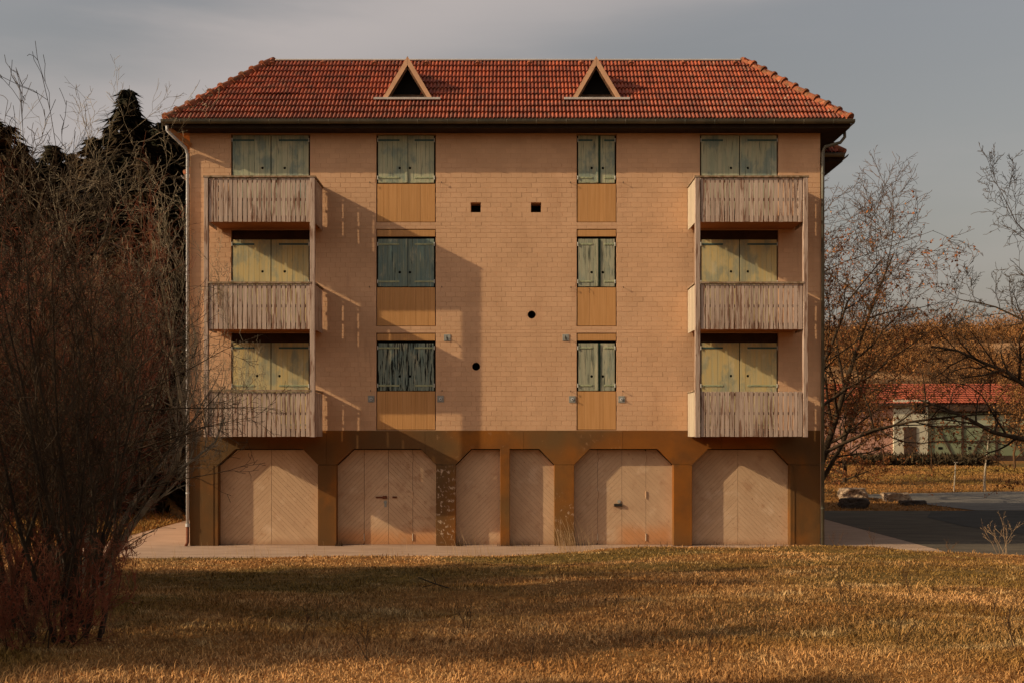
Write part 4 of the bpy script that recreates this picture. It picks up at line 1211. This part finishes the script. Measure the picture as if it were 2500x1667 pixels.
# --- orange brush trees in front of the barn on the right
P_br = dict(rmin=.010, seg=[5,5,4,3], sides=[6,4,3,3], wob=[.12,.2,.22,.25], up=[.08,.06,.05,.04], kids=[12,9,6], t0=[.1,.1,.1], ang=[(20,55),(25,60),(25,60)], rr=[.6,.6,.6], lr=[.7,.55,.5], split=1, cone=.4, endr=.13, spiral=1)
for (px_, D, L_, seed, lab, nl) in ((2478, 84, 6.2, 41, 'leafless golden-brown tree before the green half-timbered wall', 2500), (2545, 78, 8.0, 42, 'dense golden-brown tree at the right edge before the barn', 5000),
        (2520, 90, 6.0, 44, 'golden-brown bushy tree close against the barn wall', 3000)):
    x, y = gp(px_, D)
    make_tree('brush_tree', lab, 'tree', (x, y, gz(x, y)), P_br, seed, L_, .10, (M['twig_brown'], M['twig_brown']), leaves=(nl, .16, M['leaf_orange'], 0))
# --- white-stemmed sapling
P_sap = dict(rmin=.008, seg=[5,4,3], sides=[6,3,3], wob=[.06,.2,.25], up=[.05,.08,.05], kids=[13,5], t0=[.42,.2], ang=[(40,75),(30,60)], rr=[.45,.6], lr=[.42,.5], split=0, cone=.3, endr=.13, spiral=1)
x, y = gp(2404, 57.5)
make_tree('sapling', 'young white-stemmed sapling standing alone beside the far road', 'tree', (x, y, gz(x, y)), P_sap, 51, 3.1, .075, (M['bark_white'], M['twig_brown']))
for (px_, D, L_, seed, lab) in ((2040, 80, 3.6, 52, 'thin bare sapling in front of the pink barn end, nearer the house'), (2160, 82, 4.0, 53, 'thin bare sapling in front of the pink barn end, nearer the pale wall'), (2273, 83, 3.8, 54, 'thin bare sapling at the corner of the green barn wall')):
    x, y = gp(px_, D); make_tree('sapling', lab, 'tree', (x, y, gz(x, y)), P_sap, seed, L_, .05, (M['twig_brown'], M['twig_brown']), group='saplings before the barn')
# --- slender trees on the hillside skyline
P_sl = dict(rmin=.018, seg=[6,4,3,2], sides=[5,3,3,3], wob=[.05,.12,.2,.2], up=[.03,.12,.08,.05], kids=[16,6,4], t0=[.25,.2,.2], ang=[(18,42),(25,50),(25,50)], rr=[.5,.6,.6], lr=[.42,.5,.5], split=0, cone=.45, endr=.13, spiral=1)
sl = None
for i, (px_, D, s_) in enumerate(((2286, 150, 1.15), (2299, 156, 1.2), (2312, 150, 1.25), (2326, 158, 1.1), (2268, 165, 1.0), (2345, 170, .9), (2400, 190, .95), (2432, 185, 1.1), (2470, 180, 1.0), (2205, 175, .8))):
    x, y = gp(px_, D); zz = .55+float(HILL(x, y))
    labs = ['tallest slender bare tree of the clump on the hillside', 'slender bare tree beside the tallest one on the hillside', 'slender bare tree in the middle of the hillside clump', 'slender bare tree ending the hillside clump',
            'small bare tree left of the hillside clump', 'small bare tree on the hillside dip', 'bare tree on the hillside behind the golden brush', 'taller bare tree behind the golden brush', 'bare tree on the hill behind the big tree', 'short bare tree behind the oak on the hillside']
    if sl is None:
        sl = make_tree('slender_tree', labs[0], 'tree', (x, y, zz), P_sl, 61, 13, .14, (M['twig_brown'], M['twig_brown']), group='bare trees on the hillside'); c = sl
    else:
        c = copy_tree(sl); c['label'] = labs[i]; c.location = (x, y, zz)
    c.scale = (s_*1.1, s_*1.1, s_); c.rotation_euler[2] = i*1.7

# --- hillside thicket: uncountable brush
def clumps(name, label, C, size, k, leafsz, mat, seed, flat=.7):
    """C: (n,3) centres, size (n,), k cards per clump"""
    r = np.random.default_rng(seed); n = len(C)
    u = r.normal(size=(n, k, 3)); u /= np.linalg.norm(u, axis=-1, keepdims=True); rad = r.random((n, k, 1))**.45
    off = u*rad*size[:, None, None]*np.array([1, 1, flat]); P = (C[:, None, :]+off+np.array([0, 0, 1.0])*size[:, None, None]*flat*.8).reshape(-1, 3)
    m = len(P); a = r.normal(size=(m, 3)); a[:, 2] = np.abs(a[:, 2])*1.4; a /= np.linalg.norm(a, axis=-1, keepdims=True)
    b = np.cross(a, r.normal(size=(m, 3))); b /= np.linalg.norm(b, axis=-1, keepdims=True)
    s_ = (leafsz*(.6+.8*r.random(m)))[:, None]
    V = np.stack([P-b*s_*.25, P+b*s_*.25, P+a*s_*1.5], 1).reshape(-1, 3); T = np.arange(m*3).reshape(-1, 3)
    rn = np.repeat(np.clip(r.random(n)[:, None]*.6+r.random((n, k))*.4, 0, 1).ravel(), 3)
    o = fast_mesh(name, V, T, mat, rn); return tag(o, label, kind='stuff')
r = np.random.default_rng(11)
n = 1700
yy = 92+r.random(n)**.9*185; xx = (r.uniform(1700, 2700, n)-1240)/F*(yy-CAMY)
bands = (np.sin(yy*.09+xx*.02)+.5*np.sin(xx*.12+yy*.05)) > .1
keep = (bands & ((yy > 160) | (r.random(n) < .22))) | (yy > 240); xx, yy = xx[keep], yy[keep]
zz = .55+np.where(yy > 110, HILL(xx, yy), 0)
sz = r.uniform(1.0, 2.9, len(xx))*(.6+.6*(yy > 150))
tall = (yy > 225)
clumps('hillside_thicket', 'rust and golden brush covering the hillside', np.stack([xx, yy, zz-.3], 1), np.where(tall & (r.random(len(xx)) < .35), sz*1.7, sz), 170, .48, M['leaf_orange'], 12, .95)
# dark undergrowth along the foot of the barn
n = 120; xx = (r.uniform(1990, 2420, n)-1240)/F*90; yy = CAMY+r.uniform(88, 95, n); 
zz = np.array([gz(a, b) for a, b in zip(xx, yy)])
clumps('undergrowth', 'dark low scrub along the foot of the barn', np.stack([xx, yy, zz], 1), r.uniform(.3, .75, n), 60, .35, surf('dark_scrub', (.035,.025,.012), (.06,.035,.015), ns=.6, rnd=.3), 13, .6)

# --- spruces behind on the left
def spruce_mesh(seed, H, R0, n_wh=54, mat=None):
    r = np.random.default_rng(seed); V = []; T = []; Rn = []
    for i in range(n_wh):
        t = (i+.3)/n_wh; z = H*(.06+.94*t); R_ = R0*(1-t)**.8*r.uniform(.75, 1.15)+.12
        nb = int(9+5*(1-t))
        for j in range(nb):
            az = r.random()*2*PI; L = R_*r.uniform(.7, 1.1); dx, dy = math.cos(az), math.sin(az); base = z+r.uniform(-.1, .1)*H/n_wh*3
            ns = max(3, int(L/.28)); rv = r.random()
            for k in range(ns):
                f0 = k/ns; f1 = f0+1.5/ns; droop = -.38*L
                p0 = (dx*L*f0, dy*L*f0, base+droop*f0+.10*L*f0*f0)
                w = .34*(1.15-f0)*min(1, L)+.08
                for q in range(6):
                    sx = r.uniform(-1, 1)*w; dz = -abs(r.normal())*.17-.02
                    e = (dx*L*f1-dy*sx+r.normal()*.07, dy*L*f1+dx*sx+r.normal()*.07, base+droop*f1+.1*L*f1*f1+dz)
                    s_ = .045+r.random()*.05; b = len(V)
                    V += [(p0[0]-dy*s_, p0[1]+dx*s_, p0[2]), (p0[0]+dy*s_, p0[1]-dx*s_, p0[2]+.04), e]; T.append((b, b+1, b+2)); Rn += [(rv*.5+r.random()*.5)]*3
    me = fast_mesh('crown', np.array(V), np.array(T), mat, Rn); d = me.data; bpy.data.objects.remove(me); return d
SPM = [spruce_mesh(1, 15, 3.4, mat=M['needle']), spruce_mesh(2, 15, 3.0, mat=M['needle']), spruce_mesh(3, 15, 3.8, 40, mat=M['needle_brown'])]
trunk_me = MB().tube([(0,0,-.2), (0,0,7), (0,0,14.8)], [.24, .15, .02], 8).build('trunk', M['bark_black']); td = trunk_me.data; bpy.data.objects.remove(trunk_me)
def spruce(px_, D, top, kind, lab, i, grp='spruces behind the left of the house'):
    x, y = gp(px_, D); zt_ = CAMZ+(1060-top)/F*D; z0_ = gz(x, y)
    t = thing('spruce_tree', lab, 'tree', (x, y, z0_), grp, i*1.3); s_ = (zt_-z0_)/15
    w_ = (1.5, 1.9, 1.65, 2.0)[i % 4]; t.scale = (s_*w_, s_*w_, s_)
    place('trunk', td, t); place('crown', SPM[kind], t); return t
sp = [(310, 47, 214, 0, 'tallest spruce behind the pale bare tree, its tip against the sky'), (393, 49, 296, 1, 'spruce with its tip just left of the gutter corner'), (225, 50, 330, 0, 'spruce shoulder left of the tallest spruce'),
      (130, 52, 350, 1, 'thin spruce in the gap of pale sky at the left'), (20, 40, 300, 2, 'broad dark spruce at the left edge of the view'), (-50, 44, 250, 0, 'dark spruce cut by the left edge'),
      (350, 44, 380, 2, 'bushy brown-tinged spruce below the tallest one'), (430, 52, 345, 0, 'spruce hidden to its tip behind the downpipe'), (265, 44, 420, 2, 'short brown-tinged spruce left of the bushy one'), (180, 47, 470, 1, 'short spruce in the dark middle of the wood'),
      (90, 44, 430, 2, 'brown spruce beside the broad left one'), (445, 46, 470, 1, 'low spruce close to the house wall'), (60, 56, 400, 0, 'far spruce seen over the left wood'), (480, 55, 300, 1, 'spruce standing behind the house corner'), (400, 43, 520, 2, 'lowest brown spruce at the wood edge'),
      (345, 53, 285, 1, 'spruce filling the gap right of the tallest one'), (268, 54, 305, 0, 'spruce filling the gap left of the tallest one'), (425, 50, 312, 2, 'broad spruce half hidden by the gutter corner'), (178, 55, 372, 0, 'spruce left of the shoulder spruce, a little lower'),
      (-15, 52, 290, 1, 'far spruce just inside the left edge'), (52, 50, 345, 2, 'broad spruce right of the left edge group'), (98, 58, 392, 0, 'low far spruce under the gap of pale sky')]
for i, (a, D, tp, k_, lb) in enumerate(sp): spruce(a, D, tp, k_, lb, i)
# the wood closes behind the spruces
n = 620; D = r.uniform(46, 64, n); xx = (r.uniform(-300, 560, n)-1240)/F*D; yy = CAMY+D
zz = r.random(n)**1.3*9.5*(.75+.25*np.sin(xx*.55))
clumps('wood_edge', 'dark mass of the wood behind the spruces', np.stack([xx, yy, zz-.4], 1), r.uniform(.9, 2.0, n), 150, .5, M['needle'], 14, .9)
n = 260; D = r.uniform(42.5, 45.5, n); xx = (r.uniform(-300, 480, n)-1240)/F*D; yy = CAMY+D
clumps('undergrowth', 'brown brambles along the edge of the wood', np.stack([xx, yy, r.random(n)*1.0-.2], 1), r.uniform(.5, 1.3, n), 110, .32, M['needle_brown'], 15, .8)
# dense dark evergreens left of the view that shade the lower meadow
ordn = ['nearest the house', 'second from the house', 'third from the house', 'fourth from the house', 'fifth from the house', 'sixth from the house', 'farthest from the house', 'second row, nearest the house', 'second row, second tree', 'second row, third tree', 'second row, fourth tree', 'second row, last tree']
for sh_i, (x, y, h, rr, k_) in enumerate(((-19, -13.6, 10.6, 1.45, 0), (-17.5, -17.0, 11.2, 1.7, 2), (-19.5, -20.6, 11.6, 1.7, 1), (-18, -25.5, 10.2, 1.5, 0), (-20, -29.0, 11.2, 1.5, 2), (-18.5, -33, 9.5, 1.3, 1), (-21, -38, 9, 1.3, 0),
        (-23.5, -16.6, 12.4, 1.7, 1), (-24, -21.5, 12.8, 1.8, 0), (-24, -27.5, 11.5, 1.5, 2), (-24.5, -32.5, 10, 1.3, 1), (-15.0, -21.5, 8.5, 1.9, 2))):
    t = thing('spruce_tree', 'spruce in the row along the left side of the meadow, '+ordn[sh_i], 'tree', (x, y, gz(x, y)), 'spruces along the left side of the meadow', sh_i)
    t.scale = (h/15*rr, h/15*rr, h/15); place('trunk', td, t); place('crown', SPM[k_], t)

# ================================================================== shrubs and trees on the left
P_pale = dict(seg=[9,6,5,4,3], sides=[7,5,4,3,3], wob=[.11,.15,.15,.18,.2], up=[.03,.03,.05,.04,.02], kids=[13,8,6,3], t0=[.25,.15,.15,.2], ang=[(25,62),(25,58),(25,55),(25,55)], rr=[.55,.6,.6,.6], lr=[.50,.52,.48,.5], split=3, cone=.25, endr=.04, rmin=.0022, spiral=1)
P_pale = dict(P_pale, xmax=1.75)
make_tree('pale_bare_tree', 'bare tree with pale sunlit branches reaching above the red shrub', 'tree', (-5.9, -14.0, gz(-5.9, -14.0)), P_pale, 73, 4.8, .075, (M['bark_pale'], M['bark_pale']),
    stems=[((0,0,-.1), (.06,0,1), 5.9, .075), ((.1,.1,-.1), (.30,.1,1), 5.2, .06), ((-.1,0,-.1), (-.3,.1,1), 4.8, .05), ((.1,-.1,-.1), (.45,0,1), 4.4, .045)])
make_tree('bare_tree', 'dark twiggy bare tree reaching in at the upper left edge', 'tree', (-8.2, -13.2, gz(-8.2, -13.2)), dict(P_pale, xmax=2.4), 78, 4.6, .08, (M['bark_black'], M['bark_black']), d=(.12, 0, 1))
P_sh = dict(seg=[8,5,4,3], sides=[6,4,3,3], wob=[.10,.16,.2,.22], up=[.03,.06,.05,.03], kids=[11,7,4], t0=[.16,.12,.15], ang=[(16,44),(18,45),(25,55)], rr=[.45,.6,.6], lr=[.42,.5,.5], split=0, cone=.2, endr=.12, spiral=1)
def shrub(name, label, x, y, n, H, spread, seed, mats, r0=.03, bias=(0,0), lim=452, t0=.2):
    P = dict(P_sh, t0=[t0,.12,.15], xmax=(lim-1240)/F*(y-CAMY)-x)
    R_ = random.Random(seed); st = []
    for i in range(n):
        az = R_.random()*2*PI; l = R_.uniform(.15, 1)*spread
        q_ = .33*R_.random()**.6; st.append(((math.cos(az)*q_, math.sin(az)*q_, -.1), (math.cos(az)*l+bias[0], math.sin(az)*l+bias[1], 1), H*R_.uniform(.7, 1.05), r0*R_.uniform(.6, 1.2)))
    return make_tree(name, label, 'shrub', (x, y, gz(x, y)), P, seed, H, r0, mats, stems=st)
shrub('multi_stemmed_shrub', 'dark many-stemmed shrub rising from the near lower left corner', -3.55, -20.4, 17, 3.4, .56, 81, (M['bark_black'], M['bark_dark']), .018, (-.04, 0), t0=.22)
shrub('bramble_bush', 'low tangled bramble round the foot of the dark stems', -3.7, -20.9, 18, .95, 1.1, 88, (M['bark_dark'], M['twig_red']), .006, t0=.1)
shrub('red_twigged_shrub', 'dense shrub of fine red-brown twigs behind the dark stems', -5.25, -17.2, 17, 3.9, .34, 82, (M['bark_dark'], M['twig_red']), .026)
shrub('red_twigged_shrub', 'red-brown twiggy shrub closest to the left wall of the house', -5.75, -14.6, 16, 4.3, .34, 85, (M['twig_brown'], M['twig_red']), .024)
shrub('brown_shrub', 'brown twiggy shrub further left against the dark wood', -8.0, -14.2, 15, 4.8, .36, 83, (M['twig_brown'], M['twig_brown']), .028)
shrub('brown_shrub', 'brown twiggy shrub with crossing stems right of the pale tree', -7.4, -11.2, 15, 5.0, .34, 84, (M['twig_brown'], M['twig_red']), .028)
shrub('brown_shrub', 'low brown shrub at the left edge beside the dark stems', -4.6, -19.4, 12, 2.9, .4, 86, (M['bark_black'], M['twig_brown']), .022)

# long arching shoots that cross the wall corner
R_ = random.Random(90)
shs = []
for i in range(11):
    tz = R_.uniform(.15, 1.3)
    shs.append(((R_.uniform(-.1, .1), R_.uniform(-.2, .2), R_.uniform(.9, 2.0)), (1, R_.uniform(-.1, .15), tz), R_.uniform(1.5, 2.15), .012))
P_ar = dict(seg=[8,4,2], sides=[4,3,3], wob=[.07,.15,.2], up=[-.02,.03,.03], kids=[11,4], t0=[.25,.15], ang=[(20,50),(30,60)], rr=[.5,.6], lr=[.26,.35], split=0, cone=.2, endr=.12, spiral=1)
make_tree('thorny_shrub', 'thin dark shoots with buds arching right across the house corner', 'shrub', (-4.15, -19.0, gz(-4.15, -19.0)), P_ar, 91, 2, .02, (M['bark_dark'], M['bark_dark']),
    stems=shs+[((0,0,-.1), (.05,0,1), 2.3, .03), ((0,.1,-.1), (-.1,.1,1), 2.2, .025), ((.05,0,-.1), (.25,.1,1), 3.4, .025), ((.05,0,-.1), (.42,.1,1), 3.0, .022)])

# ================================================================== grass
M['grass'] = surf('dry_grass', (.48,.25,.090), (.31,.14,.040), ns=.5, rough=.75, rnd=.62, c3=(.17,.095,.020), spec=.15,
    stains=[((.48,.32,.14), (1,1,1), 1.3, .52, .72, .7), ((.15,.06,.022), (1,1,1), .9, .56, .70, .6)])
M['grass_far'] = surf('far_grass', (.34,.155,.045), (.23,.105,.028), ns=.25, rough=.8, rnd=.35, c3=(.20,.12,.026))
M['stalk'] = surf('dry_stalk', (.50,.33,.17), (.38,.23,.11), ns=5, rnd=.2)
M['weed'] = surf('dark_weed', (.06,.032,.016), (.10,.055,.025), ns=5, rnd=.3)
def blades(P, h, w, lean, seed, mat, name, label, long_=None):
    r = np.random.default_rng(seed); n = len(P); az = r.random(n)*2*PI
    a = np.stack([np.cos(az), np.sin(az), np.zeros(n)], 1); b = np.stack([-np.sin(az), np.cos(az), np.zeros(n)], 1)
    ln = lean*(.3+r.random(n)*1.1); up = np.sqrt(np.clip(1-ln**2, .03, 1))
    mid = P+(a*ln[:, None]*.45+np.array([0, 0, 1])*(up*.62)[:, None])*h[:, None]
    tip = P+(a*ln[:, None]*1.15+np.array([0, 0, 1])*(up*.80)[:, None])*h[:, None]
    az2 = az+r.normal(0, .9, n); ww = np.stack([-np.sin(az2), np.cos(az2), np.zeros(n)], 1)*w[:, None]
    V = np.stack([P-ww, P+ww, mid-ww*.75, mid+ww*.75, tip], 1).reshape(-1, 3)
    k = np.arange(n)[:, None]*5
    T = np.concatenate([k+np.array([[0,1,3]]), k+np.array([[0,3,2]]), k+np.array([[2,3,4]])])
    return tag(fast_mesh(name, V, T, mat, np.repeat(r.random(n), 5)), label, kind='stuff')
def clump_noise(x, y): return (np.sin(x*1.7+.6*np.sin(y*2.1))*np.sin(y*1.9+.8*np.sin(x*1.3))+.5*np.sin(x*4.1+y*3.3))
n = 470000
D = np.exp(r.uniform(math.log(5.6), math.log(28.3), n)); q = r.uniform(-1560, 1760, n)/F
x = q*D+r.normal(0, .05, n); y = CAMY+D+r.normal(0, .1, n)
ok = (y < yedge(x)-.02+.12*np.sin(x*5)+.05*np.sin(x*17)) ; x, y, D = x[ok], y[ok], D[ok]
cn = clump_noise(x, y)
h = (.045+.035*r.random(len(x))+.022*cn.clip(-1, 1.5))*(1+.9*(r.random(len(x)) < .06)); h = np.maximum(h, .02)
blades(np.stack([x, y, G(x, y)-.006], 1), h*.78, .0013+.00030*D*(.7+.6*r.random(len(x))), .93, 21, M['grass'], 'meadow_grass', 'short matted dry grass of the meadow in front of the house')
# far turf: left meadow and right verge
n = 90000
x = r.uniform(-22, -11.0, n); y = r.uniform(-4, 16, n)
x2 = r.uniform(8.6, 40, n); y2 = r.uniform(13.4, 62, n)
def in_road(x, y):
    poly = [(11.1,-3),(75,-3),(75,27.0),(45,27.6),(30,28.4),(24,27.4),(17.2,24.9),(17.0,22.8),(18.0,15.8),(18.0,13.4),(11.1,13.4)]
    ins = np.zeros(len(x), bool); j = len(poly)-1
    for i in range(len(poly)):
        (xi, yi), (xj, yj) = poly[i], poly[j]
        c = ((yi > y) != (yj > y)) & (x < (xj-xi)*(y-yi)/(yj-yi+1e-9)+xi); ins ^= c; j = i
    return ins
k2 = ~in_road(x2, y2); x = np.concatenate([x, x2[k2]]); y = np.concatenate([y, y2[k2]]); D = y-CAMY
ok = ~((x > -11.15) & (x < 11.15) & (y < 14.3)); x, y, D = x[ok], y[ok], D[ok]
blades(np.stack([x, y, G(x, y)-.01], 1), .06+.10*r.random(len(x)), .0025+.0003*D, .8, 22, M['grass_far'], 'verge_grass', 'dry yellow grass beside the apron and beyond the asphalt')
# tall pale stalks at the pavement edge
def stalks(name, label, pts, hmin, hmax, lean, mat, seed, w=.004, cat='grass'):
    R_ = random.Random(seed); mb = MB()
    for (x, y) in pts:
        h = R_.uniform(hmin, hmax); dx, dy = R_.gauss(lean, .10), R_.gauss(0, .1); z0 = gz(x, y)
        mb.tube([(x, y, z0-.02), (x+dx*h*.35, y+dy*h*.3, z0+h*.6), (x+dx*h*.9, y+dy*h, z0+h)], [w, w*.8, w*.35], 3, cap=False, rnd=R_.random())
    return mb.build(name, mat, attr=True)
R_ = random.Random(8)
o = stalks('tall_dry_grass', '', [(R_.uniform(1.25, 2.15), R_.uniform(-1.9, -1.3)) for i in range(46)], .45, .98, -.22, M['stalk'], 1)
tag(o, 'clump of tall pale stalks in front of the four-leaf door right of the middle', 'grass')
o = stalks('tall_dry_grass', '', [(R_.gauss(-.9, .35), -2.35+R_.uniform(-.3, .1)) for i in range(12)], .35, .75, -.35, M['stalk'], 2)
tag(o, 'few thin pale stalks at the pavement edge before the single doors', 'grass')
o = stalks('edge_stalks', '', [(R_.uniform(-11, 2.5), float(yedge(0))-.35+R_.uniform(-.5, .15)) for i in range(150)], .12, .42, -.2, M['stalk'], 3, .003)
tag(o, 'scattered pale grass stalks leaning over the pavement edge', kind='stuff')
# weeds at the wall foot and in the meadow
o = stalks('wall_foot_weeds', '', [(R_.choice([R_.uniform(-1.4, -1.2), R_.uniform(-.3, .9), R_.uniform(4, 8.4), R_.uniform(-4.6, -4.4)]), YC-.03-R_.random()*.06) for i in range(260)], .03, .16, 0, M['weed'], 4, .005)
tag(o, 'small dark weeds along the foot of the wall', kind='stuff')
def weed_tree(name, label, x, y, seed, H, mat=None):
    P = dict(seg=[4,3,2], sides=[4,3,3], wob=[.1,.15,.2], up=[.05,.08,.05], kids=[5,3], t0=[.35,.3], ang=[(15,40),(25,50)], rr=[.6,.6], lr=[.4,.35], split=0, cone=.2, endr=.12, spiral=1)
    st = [((random.Random(seed+i).uniform(-.06, .06), random.Random(seed+i+9).uniform(-.06, .06), -.02), (random.Random(seed+i).gauss(0, .3), 0, 1), H*(.7+.1*i), .0045) for i in range(3)]
    return make_tree(name, label, 'weed', (x, y, gz(x, y)), P, seed, H, .005, (mat or M['weed'], mat or M['weed']), stems=st)
ws = [(-1.6, -20.5, .40, 'dark branching dead weed in the left of the near meadow'), (-1.0, -21.4, .42, 'dead weed near the lower edge left of centre'), (.2, -21.2, .36, 'dead weed near the lower edge in the middle'), (1.45, -21.6, .42, 'dead weed near the lower edge right of the middle'),
      (2.1, -20.2, .40, 'tall thin dead weed in the middle right meadow'), (3.2, -19.0, .42, 'branching dead weed below the right balcony'), (3.9, -20.6, .36, 'dead weed at the lower right'), (4.3, -17.6, .42, 'dead weed with many dark seed heads at the right'),
      (3.5, -21.8, .35, 'small dead weed at the lower right edge'), (-.4, -19.2, .32, 'small dead weed left of the middle'), (1.0, -18.4, .34, 'thin weed in the dark grass band'), (2.9, -21.0, .38, 'dead weed between the two lower right ones')]
for i, (x, y, h, lb) in enumerate(ws): weed_tree('dead_weed', lb, x, y, 200+i*7, h*.85)
for i, (px_, D, h, lb) in enumerate(((2440, 26.6, 1.0, 'dry umbel stalk on the right before the asphalt'), (2455, 26.2, 1.1, 'taller dry umbel stalk beside the first before the asphalt'), (2130, 27.8, .5, 'low brown weed before the yard near the house corner'), (2320, 27.0, .45, 'low brown weed at the right of the yard edge'), (2040, 28.3, .45, 'brown weed at the foot of the right downpipe'))):
    x, y = gp(px_, D); weed_tree('dry_weed', lb, x, y, 300+i*5, h, M['stalk'] if i < 2 else M['twig_brown'])
# fallen twig
x, y = -1.0, -14.6
m_ = MB(); z0 = gz(x, y)+.03
m_.tube([(x-.2, y, z0+.13), (x, y-.05, z0+.06), (x+.22, y-.1, z0)], .008, 4); m_.tube([(x, y-.05, z0+.04), (x-.15, y, z0-.0)], .006, 4); m_.tube([(x+.05, y-.05, z0+.04), (x-.02, y+.05, z0+.16)], .006, 4)
tag(m_.build('fallen_twig', M['bark_black']), 'small dark forked twig lying in the meadow before the second door', 'twig')
